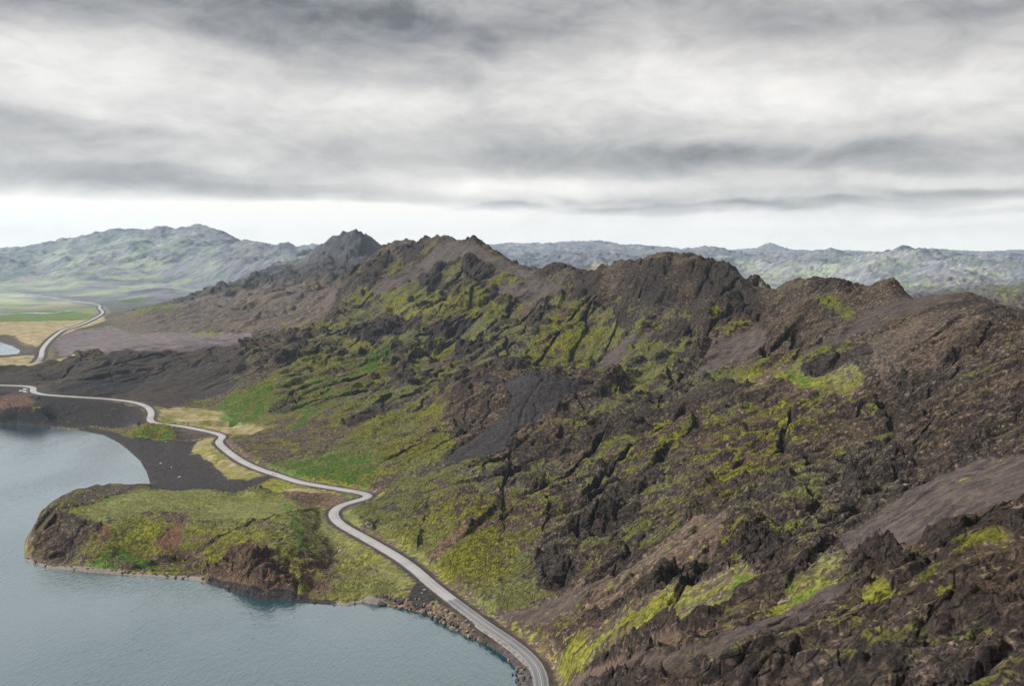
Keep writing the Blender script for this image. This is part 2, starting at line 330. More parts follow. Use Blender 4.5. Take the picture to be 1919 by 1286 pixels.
# ------------------------------------------------------------------ road centre line
def smooth(pts, n=6):
    out = []
    for i in range(len(pts) - 1):
        p0 = np.array(pts[max(i - 1, 0)]); p1 = np.array(pts[i]); p2 = np.array(pts[i + 1]); p3 = np.array(pts[min(i + 2, len(pts) - 1)])
        for k in range(n):
            t = k / n
            out.append(tuple(0.5 * (2 * p1 + (p2 - p0) * t + (2 * p0 - 5 * p1 + 4 * p2 - p3) * t * t + (3 * p1 - p0 - 3 * p2 + p3) * t ** 3)))
    out.append(tuple(pts[-1])); return out
ROAD1 = [(1012,1420,3.2),(1015.5,1320,3.2),(1015.5,1286,3.3),(1013,1264,3.4),(1004,1243,3.6),(988,1228.5,3.8),(966,1210,4.0),(940,1192,4.2),(908,1171,4.4),(876,1147,4.5),(844,1123,4.6),(812,1098,5.0),(799,1087,5.2),(782,1071,5.4),
         (748,1046,5.8),(714,1026,6.4),(680,1006.5,7.0),(645.5,988,7.6),(630,976,7.9),(623,964,8.1),(629,953,8.2),(645.5,945,8.2),(668,939,8.2),(692,934,8.1),(697,930,8.0),(690,926.5,7.9),(680,924.3,7.9),(645,918.7,7.8),(603,911.5,7.6),(560,904,7.2),(520,890.5,6.6),
         (491,881.5,6.2),(456.5,866.5,6.2),(431,849.5,6.4),(414,835,6.6),(409,828,6.6),(416,821.5,6.8),(420,818,6.8),(405,812.3,7),(371,805,7.6),(337,798.5,8.2),(300,795,8.6),(281,789,9.2),(284,774,10.2),(275,762,11.6),(251,754,13),(217,749.5,14),(200,747.7,14.5),
         (141,744,16),(94,741,17),(72,738,17.8),(61,734,18.6),(62,730,19.2),(66,727.4,19.6),(58,725,20),(47,723.6,20.3),(20,722.6,21),(0,722.2,21.5),(-60,722,22.5),(-150,722.5,23)]
ROAD2 = [(40,692,7),(58,685,8),(71,678,7.5),(78,666.5,7),(80,654.6,7),(92,639,7),(106,627,7),(120,618,7),(137,614,7),(162.5,604,7),(184,593,7),(192,587,7.2),(191,582,7.4),(186,577.5,7.6),(187,573,7.8),(171,569,8),(145,565.6,8),(103,559,8),(51,552,8),(0,545,8),(-120,535,8)]
R1 = smooth([atz(*p) for p in ROAD1], 6)
R2 = smooth([atz(*p) for p in ROAD2], 6)
def resample(pts, step):
    pts = np.array(pts); seg = np.linalg.norm(np.diff(pts[:, :2], axis=0), axis=1); s = np.concatenate([[0], np.cumsum(seg)])
    t = np.arange(0, s[-1], step); return [tuple(np.interp(v, s, pts[:, k]) for k in range(3)) for v in t]
def relax(pts, it):
    a = np.array(pts)
    for _ in range(it): a[1:-1] = (a[:-2] + 2 * a[1:-1] + a[2:]) / 4
    return [tuple(p) for p in a]
R1 = relax(resample(R1, 4.0), 6); R2 = relax(resample(R2, 12.0), 3)

# ------------------------------------------------------------------ ruggedness: how rough the rock is, surveyed by polygons
def wpoly(pts):                              # pixel outline -> world outline on the surveyed land
    return [ground(px, py)[:2] for px, py in pts]

def roughness_noise(x, y):
    dm = 1 - .75 * np.exp(-(((x - 275) / 85) ** 2 + ((y - 545) / 85) ** 2) ** 2)
    return dm * _rough(x, y)
def _rough(x, y):
    """crags, metres, before masking"""
    sc_ = np.clip(y / 900.0, 0.25, 4.0) ** 0.5
    n = 7.0 * fbm(x, y, 150, 2, 0.5, 1, True)
    n += 4.2 * fbm(x, y, 62, 2, 0.5, 11, True)
    return n

# radial basis fit in fan coordinates
P = np.array(P, np.float64)
keep = np.ones(len(P), bool)
for i in range(len(P)):
    for j in range(i):
        if keep[j] and abs(P[i, 0] / P[i, 1] - P[j, 0] / P[j, 1]) < 0.0008 and abs(math.log(P[i, 1] / P[j, 1])) < 0.004: keep[i] = False
P = P[keep]
for R in (R1[::6], R2[::3]): P = np.vstack([P, np.array(R)])
ca = P[:, 0] / P[:, 1]; cb = np.log(P[:, 1]) * 0.55
def amp_of(x, y, z):
    """large crags grow with height above the lake and fade on the flats"""
    return sstep(z, 12, 60)
def relief(x, y, z):
    r = roughness_noise(x, y) * amp_of(x, y, z) * np.clip(y / 900, .45, 3.0) * (1 - .7 * sstep(y, 1900, 3000))
    f = 62 * fbm(x, y, 760, 4, .5, 51, True) + 22 * fbm(x + .4 * y, y, 260, 3, .5, 55, True)
    return r + f * sstep(y, 1900, 3200) * sstep(z, 15, 75) * np.clip(1.0 - (y - 5600) / 5000, .15, 1)
zt = P[:, 2] - relief(P[:, 0], P[:, 1], P[:, 2])
def phi(d2): return np.sqrt(d2 + 0.012 ** 2)
A_ = phi((ca[:, None] - ca[None]) ** 2 + (cb[:, None] - cb[None]) ** 2)
n_ = len(P)
# heights scale with distance: fit z - 165 relative to Y so that far hills and near rocks weigh alike
wt = (zt - CAMH) / P[:, 1]
M = np.zeros((n_ + 1, n_ + 1)); M[:n_, :n_] = A_ - 0.0006 * np.eye(n_); M[:n_, n_] = 1; M[n_, :n_] = 1
cw = np.linalg.solve(M, np.concatenate([wt, [0]]))
A0, A1 = -0.95, 0.85
Y0, Y1 = 24.0, 14000.0
NA, NB = 620, 900
ga = np.linspace(A0, A1, NA); gb = np.linspace(math.log(Y0), math.log(Y1), NB)
G = np.zeros((NB, NA), np.float32)
for j in range(NB):
    d2 = (ga[:, None] - ca[None]) ** 2 + (gb[j] * 0.55 - cb[None]) ** 2
    G[j] = (phi(d2) @ cw[:n_] + cw[n_])
def base_h(x, y):
    a = np.clip((x / y - A0) / (A1 - A0) * (NA - 1), 0, NA - 1.001); b = np.clip((np.log(y) - gb[0]) / (gb[-1] - gb[0]) * (NB - 1), 0, NB - 1.001)
    ai = a.astype(np.int32); bi = b.astype(np.int32); fa = a - ai; fb = b - bi
    w = (G[bi, ai] * (1 - fa) + G[bi, ai + 1] * fa) * (1 - fb) + (G[bi + 1, ai] * (1 - fa) + G[bi + 1, ai + 1] * fa) * fb
    return CAMH + w * y

def shore_shape(x, y, h):
    dl = near(x, y, LAKE_NEAR, 90, lambda a, b: segdist(a, b, SHORE_ALL), 90.0)
    inl = near(x, y, LAKE, 5, lambda a, b: inpoly(a, b, LAKE).astype(np.float32), 0.0) > .5
    sd_ = np.where(inl, -dl, dl)
    dp = near(x, y, POND, 60, lambda a, b: segdist(a, b, POND, True), 60.0)
    inp = near(x, y, POND, 5, lambda a, b: inpoly(a, b, POND).astype(np.float32), 0.0) > .5
    k = np.clip(sd_ / 5.0, 0, 1) ** 0.6
    land = 0.25 + (np.maximum(h, 1.0) - 0.25) * k
    h = np.where(sd_ < 90, np.where(inl, -0.12 * dl - 0.1, land), np.maximum(h, 1.6))
    h = np.where(inl & (dl >= 90), -10.0, h)
    h = np.where(inp, 1.0 - 0.05 * dp, np.where(dp < 60, np.maximum(1.25 + (np.maximum(h, 3) - 1.25) * np.clip(dp / 40, 0, 1), 1.22), h))
    return h, sd_, dp, inp
SHORE_ALL = SHORE + backw + FARSH
LAKE_NEAR = SHORE_ALL

def big_h(x, y):
    h0 = base_h(x, y)
    h = h0 + relief(x, y, h0) + 27 * np.exp(-(((x - 34) / 60) ** 2 + ((y - 676) / 34) ** 2) ** 1.3)
    return h
_ty = np.exp(np.linspace(math.log(40.0), math.log(13500.0), 6000)).astype(np.float64)
def ground(px, py):
    a, s = ray(px, py)
    x = a * _ty; z = CAMH + s * _ty
    h = np.maximum(big_h(x.astype(np.float32), _ty.astype(np.float32)), 0.3)
    k = np.nonzero(z <= h)[0]
    i = k[0] if len(k) else len(_ty) - 1
    return (x[i], _ty[i], float(h[i]))

# ------------------------------------------------------------------ surveyed ground cover (outlines in photograph pixels, carried onto the land)
# channel: 0 moss, 1 green, 2 dry grass, 3 scree, 4 red, 5 black, 6 grey-purple gravel, 7 pale, 8 smoothness
COVER = [
 # (channels {ch: value}, softness, outline)
 # broad slopes
 ({0:.20}, 2.0, [(1120,480),(1400,480),(1919,530),(2100,620),(2100,900),(1919,880),(1700,900),(1500,800),(1450,650),(1300,570),(1200,600),(1130,560)]),
 ({0:.72}, 1.6, [(655,548),(780,540),(900,530),(1000,560),(960,610),(880,650),(760,690),(700,740),(560,780),(470,800),(430,770),(520,700),(620,620)]),
 ({0:.74}, 1.6, [(740,770),(800,700),(900,640),(1040,580),(1120,570),(1250,600),(1330,630),(1260,700),(1130,702),(1000,690),(850,705)]),
 ({0:.61}, 2.0, [(600,860),(700,780),(850,700),(870,760),(850,860),(760,890),(690,905)]),
 ({0:.61}, 2.0, [(1120,740),(1250,700),(1450,660),(1600,640),(1600,680),(1400,740),(1200,790),(1080,830),(1050,800)]),
 ({0:.53}, 2.0, [(660,960),(760,900),(900,860),(1080,830),(1200,790),(1260,860),(1200,1000),(1060,1100),(940,1150),(820,1060)]),
 ({0:.72}, 1.6, [(700,980),(760,990),(860,1000),(900,1020),(860,1080),(800,1060),(720,1005)]),
 ({0:.55}, 1.8, [(1150,880),(1300,820),(1500,860),(1560,960),(1500,1060),(1380,1080),(1220,1060),(1130,980)]),
 ({0:.40}, 1.8, [(1650,1040),(1919,940),(1919,1286),(1500,1286),(1560,1160)]),
 ({0:.62}, 1.2, [(640,640),(700,600),(790,570),(830,590),(780,640),(700,690),(640,700)]),
 ({0:.60}, 1.2, [(840,680),(960,600),(1060,545),(1110,540),(1080,580),(980,650),(900,700)]),
 ({0:.70}, 1.0, [(655,556),(720,525),(760,510),(740,530),(690,560),(655,575)]),
 ({0:.64}, 1.0, [(690,690),(860,690),(980,640),(940,690),(860,712),(770,740),(640,800),(620,790)]),
 ({0:.62}, 1.0, [(1130,690),(1290,640),(1300,660),(1250,700),(1140,720)]),
 ({0:.60}, 0.9, [(1060,980),(1140,940),(1180,960),(1150,1010),(1080,1030)]),
 ({0:.62}, 0.9, [(640,960),(690,950),(700,980),(660,985)]),
 ({0:.72,4:0,8:.5}, 1.8, [(1045,1250),(1042,1222),(1130,1180),(1250,1120),(1345,1085),(1430,1040),(1450,1060),(1380,1125),(1280,1172),(1180,1215),(1095,1252)]),
 ({1:.55,0:.68,4:0,8:.55}, 1.6, [(1130,1225),(1260,1160),(1400,1080),(1440,1062),(1430,1085),(1340,1150),(1230,1200),(1150,1238)]),
 ({0:.66,8:.4}, 1.8, [(1440,1160),(1500,1080),(1560,1030),(1600,1040),(1590,1075),(1500,1140),(1450,1175)]),
 ({1:.48,0:.64,8:.45}, 1.6, [(1460,1130),(1530,1050),(1590,1040),(1560,1080),(1500,1130)]),
 ({0:.70,8:.4}, 1.7, [(1352,716),(1420,700),(1480,694),(1560,682),(1620,690),(1630,712),(1590,748),(1530,738),(1480,722),(1400,738)]),
 ({1:.45,8:.5}, 1.0, [(1470,705),(1540,695),(1560,720),(1510,735),(1480,722)]),
 ({0:.8}, 0.7, [(1528,562),(1560,560),(1605,585),(1590,602),(1540,592)]),
 ({0:1.0, 3:0, 8:.95}, 0.2, [(888,476),(915,484),(957,510),(945,512),(910,497)]),
 ({0:.85}, 0.6, [(1505,680),(1540,665),(1550,668),(1520,684)]),
 ({0:.7}, 0.7, [(1740,1090),(1790,1080),(1800,1100),(1760,1125)]), ({0:.75}, 0.7, [(1770,1210),(1830,1180),(1880,1190),(1870,1230),(1800,1240)]),
 ({1:.6,0:.7}, 0.8, [(1690,1220),(1740,1190),(1750,1210),(1700,1240)]), ({0:.85}, 0.5, [(1850,1025),(1890,1020),(1890,1032),(1860,1035)]),
 ({0:.7}, 0.7, [(1360,920),(1420,910),(1430,930),(1370,940)]), ({1:.5,0:.6}, 0.8, [(1365,925),(1430,905),(1435,930),(1380,945)]),
 ({0:.65}, 0.8, [(1280,880),(1380,870),(1390,900),(1300,920)]), ({0:.6}, 0.9, [(1480,880),(1560,850),(1580,870),(1500,900)]),
 ({0:.6}, 0.9, [(1520,820),(1650,770),(1660,780),(1540,840)]), 
 ({4:.35,3:.4,0:.22,8:.55}, 1.4, [(1180,1060),(1300,980),(1380,960),(1340,1040),(1220,1110),(1130,1150),(1090,1150)]),
 ({2:.35,4:.4,0:.1}, 0.8, [(1385,860),(1440,840),(1490,850),(1480,880),(1400,885)]),
 ({0:.75,8:.5}, 0.8, [(1240,1180),(1340,1120),(1420,1100),(1350,1160),(1270,1205)]),
 ({1:.6,0:.7,8:.5}, 0.7, [(1290,1240),(1340,1210),(1350,1225),(1310,1250)]), ({0:.85,8:.5}, 0.7, [(1610,1120),(1650,1085),(1680,1100),(1640,1140)]),
 ({0:.80,8:.3}, 1.0, [(740,560),(800,540),(850,545),(840,590),(770,600),(720,590)]), ({0:.7}, 1.0, [(800,465),(840,455),(850,470),(800,490)]),
 ({0:.58}, 1.6, [(700,540),(730,490),(780,465),(850,462),(900,480),(960,520),(1040,530),(1120,520),(1130,560),(1000,570),(900,540),(800,545)]),
 ({0:.60}, 1.6, [(560,620),(660,560),(700,560),(680,620),(600,660),(540,680)]),
 ({0:.50}, 1.8, [(1130,540),(1200,530),(1300,560),(1400,590),(1480,590),(1440,640),(1300,620),(1180,600)]),
 ({0:.52}, 1.8, [(1180,800),(1400,740),(1600,760),(1700,800),(1600,870),(1400,900),(1250,900)]),
 # dark crags
 ({5:.4,0:.2,9:.8,8:0}, 1.2, [(320,566),(400,545),(500,516),(580,490),(640,450),(700,450),(720,480),(600,520),(500,535),(380,562),(325,575)]),
 ({5:.42,0:.12,3:0,9:.85,8:0}, 0.9, [(665, 538), (690, 498), (722, 478), (740, 488), (725, 510), (700, 545)]),
 ({5:.42,0:.12,3:0,9:.85,8:0}, 0.9, [(742, 470), (775, 455), (800, 455), (790, 475), (760, 495)]),
 ({5:.42,0:.12,3:0,9:.85,8:0}, 0.9, [(780, 525), (800, 508), (832, 515), (820, 538), (785, 545)]),
 ({5:.42,0:.12,3:0,9:.85,8:0}, 0.9, [(868, 478), (900, 485), (940, 515), (900, 532), (870, 520)]),
 ({5:.42,0:.12,3:0,9:.85,8:0}, 0.9, [(650, 622), (700, 602), (768, 600), (762, 620), (700, 645), (655, 642)]),
 ({5:.42,0:.12,3:0,9:.85,8:0}, 0.9, [(810, 612), (860, 595), (890, 612), (850, 645), (810, 642)]),
 ({5:.42,0:.12,3:0,9:.85,8:0}, 0.9, [(1075, 512), (1100, 505), (1125, 540), (1110, 570), (1065, 572)]),
 ({5:.42,0:.12,3:0,9:.85,8:0}, 0.9, [(1190, 520), (1240, 515), (1275, 560), (1235, 585), (1185, 562)]),
 ({5:.42,0:.12,3:0,9:.85,8:0}, 0.9, [(1215, 622), (1250, 605), (1295, 590), (1300, 640), (1220, 645)]),
 ({5:.42,0:.12,3:0,9:.85,8:0}, 0.9, [(640, 792), (720, 758), (745, 750), (722, 780), (655, 805)]),
 ({5:.42,0:.12,3:0,9:.85,8:0}, 0.9, [(850, 655), (900, 640), (925, 650), (880, 675), (840, 680)]),
 ({5:.42,0:.12,3:0,9:.85,8:0}, 0.9, [(1340, 545), (1390, 530), (1425, 555), (1430, 600), (1370, 600), (1340, 580)]),
 ({5:.42,0:.12,3:0,9:.85,8:0}, 0.9, [(1500, 700), (1540, 680), (1620, 650), (1640, 665), (1590, 690), (1520, 705)]),
 ({5:.42,0:.12,3:0,9:.85,8:0}, 0.9, [(500, 770), (560, 745), (580, 750), (530, 780)]),
 ({5:.42,0:.12,3:0,9:.85,8:0}, 0.9, [(1150, 580), (1175, 570), (1180, 610), (1155, 620)]),
 ({5:.42,0:.12,3:0,9:.85,8:0}, 0.9, [(1270, 500), (1320, 495), (1400, 540), (1350, 545), (1290, 530)]),
 ({5:.42,0:.12,3:0,9:.85,8:0}, 0.9, [(600, 470), (640, 448), (690, 450), (700, 480), (640, 500), (590, 500)]),
 ({5:.42,0:.12,3:0,9:.85,8:0}, 0.9, [(1590, 1030), (1640, 1000), (1700, 1040), (1800, 1050), (1720, 1075), (1620, 1070)]),
 ({5:.42,0:.12,3:0,9:.85,8:0}, 0.9, [(1720,1000),(1780,985),(1870,965),(1940,955),(1940,1015),(1820,1015),(1750,1020)]),
 ({5:.42,0:.12,3:0,9:.85,8:0}, 0.9, [(1060, 985), (1120, 970), (1200, 960), (1190, 990), (1110, 1010), (1060, 1005)]),
 ({5:.42,0:.12,3:0,9:.85,8:0}, 0.9, [(1000, 1040), (1050, 1030), (1090, 1060), (1060, 1110), (1010, 1100)]),
 ({5:.42,0:.12,3:0,9:.85,8:0}, 0.9, [(1380, 1000), (1450, 990), (1470, 1060), (1420, 1090), (1390, 1050)]),
 # vivid green
 ({1:.5,0:.62}, 1.3, [(540,735),(620,700),(690,670),(760,650),(775,668),(700,705),(640,760),(560,800),(535,800),(570,770),(510,775),(500,750)]),
 ({1:.95}, 0.5, [(690,668),(745,662),(755,676),(700,682)]), ({1:1.0}, 0.4, [(462,782),(490,760),(497,770),(480,785)]), ({1:.9}, 0.5, [(545,802),(575,790),(580,796),(550,808)]),
 ({1:.55,0:.66}, 1.3, [(500,870),(560,860),(640,850),(730,855),(700,890),(690,915),(620,906),(540,892)]),
 ({1:.55,0:.7}, 1.0, [(400,770),(430,740),(520,720),(480,780),(460,800),(410,790)]),
 ({1:.9}, 0.5, [(640,922),(672,926),(668,934),(640,932)]), ({1:.95}, 0.5, [(735,1018),(765,1035),(775,1052),(750,1040)]),
 ({1:.95}, 0.5, [(843,1140),(858,1142),(880,1158),(895,1172),(892,1180),(866,1168),(845,1155)]), ({1:.7,0:.7}, 0.5, [(905,1180),(920,1185),(928,1195),(915,1198)]),
 # dry grass flats
 ({2:.75,0:.34,8:.9}, 1.5, [(295,770),(330,762),(380,765),(420,775),(440,790),(520,800),(470,815),(415,812),(380,803),(330,797),(300,785)]),
 ({2:.8,0:.5,8:.9}, 0.8, [(360,830),(400,825),(420,845),(470,875),(505,888),(470,900),(430,905),(400,880),(365,855)]),
 ({1:.8}, 0.5, [(388,836),(405,835),(430,860),(425,866),(400,850)]),
 ({2:.6,0:.7,8:.8}, 1.0, [(470,915),(520,898),(620,915),(640,925),(560,925)]),
 ({0:.75}, 0.9, [(345,720),(375,705),(400,740),(385,760),(350,745)]),
 ({0:.6}, 0.9, [(400,690),(500,650),(520,660),(430,710)]),
 # scree
 ({3:.9,5:.35,0:.04,8:.75}, 0.9, [(1570,1005),(1640,965),(1740,900),(1850,862),(1990,845),(1990,915),(1880,945),(1770,990),(1660,1030),(1590,1045)]),
 ({3:.75,5:.2,0:.22,8:.5}, 1.5, [(1060,1300),(1150,1268),(1290,1238),(1400,1180),(1540,1105),(1650,1062),(1620,1095),(1450,1188),(1340,1250),(1240,1300)]),
 ({3:.3,5:1.0,0:.0,8:.75}, 1.6, [(868,718),(930,708),(1000,703),(1105,712),(1130,733),(1060,765),(985,805),(930,845),(850,870),(835,865),(880,810),(905,760)]),
 ({3:.5,4:.25,0:.05}, 0.5, [(855,760),(880,738),(930,735),(942,765),(900,780)]),
 ({3:.95,0:.05,8:.9}, 0.6, [(700,545),(760,500),(815,462),(850,450),(880,458),(905,470),(975,500),(1000,515),(990,525),(930,505),(880,480),(830,495),(770,530),(690,570)]),
 ({3:.9,0:.05,8:.7}, 0.6, [(930,540),(1000,520),(1060,540),(1020,560),(950,560)]),
 ({3:.8,0:.1,8:.7}, 0.8, [(1130,660),(1200,630),(1250,610),(1180,660),(1080,720)]),
 ({3:.6,0:.06,8:.4}, 0.9, [(1600,590),(1690,560),(1748,551),(1805,547),(1860,562),(1800,566),(1730,578),(1640,610),(1500,680),(1480,690)]),
 ({3:.7,0:.08,8:.7}, 0.8, [(1330,640),(1420,620),(1450,640),(1350,690),(1300,700)]),
 ({3:.35,4:.30,0:.06,8:.35}, 1.8, [(1620,650),(1700,600),(1820,580),(1850,600),(1760,700),(1640,720)]),
 ({3:.5,4:.45,0:.06,8:.75}, 0.7, [(1040,1286),(1060,1262),(1160,1245),(1290,1205),(1420,1150),(1300,1230),(1150,1270)]),
 ({3:.55,4:.45,0:.10,8:.7}, 1.1, [(930,1150),(1010,1130),(1130,1080),(1200,1060),(1130,1110),(1020,1170)]),
 ({4:.5,0:.15,8:.4}, 1.0, [(795,1045),(850,1000),(880,985),(870,1000),(820,1050)]),
 ({4:.22,3:.2,5:.1,0:.18,8:0,9:.35}, 1.6, [(830,800),(850,745),(880,726),(935,728),(955,765),(905,805),(860,840)]),
 # dark ridge and cliffs to the left
 ({5:.50,3:.55,0:.06,8:.45}, 0.8, [(-60,686),(0,684),(150,673),(330,655),(440,640),(470,690),(430,735),(350,752),(330,768),(270,762),(200,750),(70,738),(-60,738)]),
 ({5:.8,0:.02,8:.5}, 0.6, [(110,730),(180,705),(280,700),(250,735),(200,746),(120,740)]),
 ({5:.65,4:.15,0:.08,9:.35,8:.3}, 0.7, [(-60,740),(70,740),(200,750),(265,765),(278,790),(240,805),(200,805),(100,798),(-60,795)]),
 ({4:.55,5:.2,0:.1}, 0.7, [(-60,738),(50,738),(70,748),(40,762),(-60,760)]), ({4:.4,7:.3}, 0.6, [(130,755),(150,752),(155,765),(135,768)]),
 ({0:.9}, 0.5, [(52,755),(75,752),(72,765),(60,768)]), ({0:.5,7:.4,2:.4}, 0.6, [(135,800),(225,800),(235,812),(190,806)]),
 # mound by the beach
 ({0:.75,1:.35,5:.1}, 0.5, [(225,815),(260,798),(300,785),(325,795),(325,822),(260,822)]), ({1:.95}, 0.4, [(295,822),(318,806),(324,812),(322,823)]),
 ({3:.6,4:.2,0:.05,5:.3,8:.3}, 0.5, [(322,800),(340,800),(410,814),(402,822),(330,824)]),
 # sand of the beach
 ({5:.85,6:.15,0:0,2:0,8:1}, 0.35, [(150,800),(220,812),(240,822),(325,825),(405,823),(365,832),(360,845),(400,872),(425,900),(470,902),(515,888),(520,895),(470,915),(420,932),(270,930),(283,921),(280,900),(275,885),(262,864),(242,845),(219,828),(150,806)]),
 ({2:.70,0:.36,5:.0,1:0}, 1.4, [(372,828),(405,826),(415,845),(500,886),(465,897),(425,898),(400,872),(362,848)]),
 # meadow and flats
 ({0:.55,1:.25,2:.5,8:1}, 0.8, [(-300,545),(0,545),(100,562),(150,570),(190,575),(185,595),(120,615),(0,620),(-300,620)]),
 ({1:.55,0:.5,2:.2,8:1}, 0.8, [(-300,580),(0,578),(120,582),(180,590),(160,602),(0,606),(-300,606)]),
 ({2:1,0:.1,8:1}, 0.7, [(-300,606),(0,604),(160,600),(190,590),(200,600),(140,618),(85,645),(70,652),(50,645),(20,628),(-300,625)]),
 ({2:.8,0:.2,8:1}, 0.5, [(-60,672),(0,671),(68,665),(150,668),(110,680),(-60,690)]),
 ({6:.4,5:.5,0:0,8:1}, 0.5, [(-60,625),(0,628),(25,632),(45,648),(80,650),(70,665),(40,668),(36,660),(20,645),(0,640),(-60,634)]),
 ({6:.9,0:.04,8:.95}, 0.9, [(100,640),(140,620),(200,612),(300,615),(420,610),(480,620),(440,650),(330,660),(200,662),(110,668)]),
 ({6:.45,0:.22,8:.55}, 1.4, [(180,600),(330,570),(450,545),(560,520),(640,530),(620,590),(560,620),(420,625),(240,625)]),
 ({1:.5,0:.6}, 0.7, [(230,585),(300,570),(340,565),(320,580),(250,592)]), ({1:.5,0:.6}, 0.7, [(350,625),(400,618),(420,628),(370,632)]), ({1:.35,0:.6}, 0.8, [(220,560),(270,555),(280,566),(230,570)]),
 # far ranges: green lower slopes
 ({0:.50,1:.12,8:.3}, 2.0, [(-300,475),(100,456),(260,432),(400,432),(420,520),(330,545),(200,556),(0,545),(-300,545)]),
 ({0:.50,1:.12,8:.3}, 2.0, [(1280,474),(1460,485),(1700,500),(1800,530),(1720,545),(1425,546),(1392,500)]),
 ({0:.45,8:.3}, 2.0, [(1500,478),(1919,486),(1919,575),(1700,540)]),
 ({2:.6,7:.5,8:1}, 0.6, [(1095,502),(1110,496),(1140,494),(1150,500),(1125,506)]), ({7:.9}, 0.5, [(1418,548),(1424,543),(1440,543),(1436,549)]), ({7:.5}, 0.8, [(1880,573),(1900,563),(1919,565),(1919,578)]),  # first patch: cloud light put into the cover; others stand in for pond water
 # headland
 ({0:.58,4:.22,8:.3}, 0.8, [(110,968),(200,940),(250,920),(330,920),(520,928),(620,935),(630,975),(770,1080),(780,1110),(700,1125),(640,1130),(560,1120),(500,1090),(420,1060),(330,1080),(180,1068),(110,1050),(140,1000)]),
 ({0:.88,1:.16,8:.65}, 0.8, [(130,960),(230,928),(330,921),(520,930),(560,960),(500,975),(300,960),(180,975)]),
 ({1:.7}, 0.7, [(160,1060),(230,1030),(300,1050),(290,1070),(200,1068)]), ({1:.6}, 0.8, [(525,948),(550,950),(570,1010),(590,1050),(560,1030),(540,980)]),
 ({4:.32,5:.08,0:.28,8:0,9:.9}, 0.5, [(60,1050),(70,1015),(105,968),(150,970),(190,985),(200,990),(160,1020),(130,1060),(90,1066)]),
 ({4:.8,0:.15,8:.5}, 0.8, [(290,1035),(305,1010),(330,985),(350,982),(340,1020),(325,1040)]), ({4:.8,0:.3,8:.5}, 0.5, [(175,1015),(195,985),(210,990),(205,1010),(185,1025)]),
 ({4:.4,6:.3,0:.2}, 0.6, [(300,962),(350,960),(360,975),(310,985)]),
 ({4:.42,6:.15,0:.18,8:0,9:.9}, 0.7, [(385,1060),(430,1035),(500,1040),(550,1080),(560,1118),(500,1115),(440,1105),(400,1090)]),
 ({4:.45,0:.35}, 0.8, [(560,1040),(620,1030),(640,1090),(600,1125),(560,1118)]),
 ({4:.4,6:.3,0:.15}, 0.6, [(520,925),(610,922),(655,935),(620,952),(560,945)]),
 ({4:.2,5:.2,0:.45,8:0,9:.6}, 0.6, [(230,1058),(300,1040),(350,1042),(375,1050),(395,1078),(330,1076),(240,1072)]),
 # gravel lay-by by the road
 ({5:.9,6:.1,0:0,1:0,8:1}, 0.3, [(764,1124),(780,1098),(793,1093),(812,1103),(838,1128),(850,1140),(838,1143),(815,1133),(780,1136)]),
 ({4:.2,0:.5,2:.3}, 0.4, [(790,1135),(820,1128),(833,1140),(830,1158),(800,1148)]),
 ({6:.85,5:.2,0:0,8:.35}, 0.4, [(925,1200),(945,1200),(985,1235),(1002,1265),(1002,1300),(985,1300),(975,1270),(955,1235)]),
 ({0:1.0}, 0.3, [(992,1286),(1000,1277),(1003,1286),(1003,1300),(990,1300)]),
]
DEFAULT_NEAR = [.30, 0, 0, .06, .10, .0, .0, 0, 0, 0]

def facets(x, y, wl, seed, tilt=.9):
    """broken rock: every irregular cell is a block with its own height and tilt"""
    wx = x + .22 * wl * pnoise(x / (wl * .6), y / (wl * .6), seed + 1); wy = y + .22 * wl * pnoise(x / (wl * .6), y / (wl * .6), seed + 2)
    u = wx / wl + 500; v = wy / wl + 500
    ui = np.floor(u).astype(np.int32); vi = np.floor(v).astype(np.int32)
    best = np.full(x.shape, 9.0, np.float32); sec = np.full(x.shape, 9.0, np.float32); out = np.zeros_like(x)
    for dj in (-1, 0, 1):
        for di in (-1, 0, 1):
            cx = ui + di; cy = vi + dj
            h1 = _perm[_perm[(cx + seed) & 255] + (cy & 255)]; h2 = _perm[h1 + 17]; h3 = _perm[h2 + 91]; h4 = _perm[h3 + 5]; h5 = _perm[h4 + 44]
            px = cx + h1 / 255.0; py = cy + h2 / 255.0
            dx = (u - px).astype(np.float32); dy = (v - py).astype(np.float32)
            d = dx * dx + dy * dy
            k = d < best
            sec = np.where(k, best, np.minimum(sec, d))
            hh = (h3 / 255.0 - .5) + tilt * ((h4 / 127.0 - 1) * dx + (h5 / 127.0 - 1) * dy)
            out = np.where(k, hh, out); best = np.where(k, d, best)
    gap = np.sqrt(sec) - np.sqrt(best)
    return out.astype(np.float32), gap.astype(np.float32)

def grid_axes():
    na = int(1500 * Q)
    a = np.linspace(-0.80, 0.72, na)
    def seg(y0, y1, per): return np.exp(np.linspace(math.log(y0), math.log(y1), max(8, int(per * Q * math.log(y1 / y0))), endpoint=False))
    y = np.concatenate([seg(42, 95, 240), seg(95, 430, 560), seg(430, 620, 640), seg(620, 1700, 620), seg(1700, 5600, 380), seg(5600, 9900, 110), [9900]])
    return a.astype(np.float32), y.astype(np.float32)

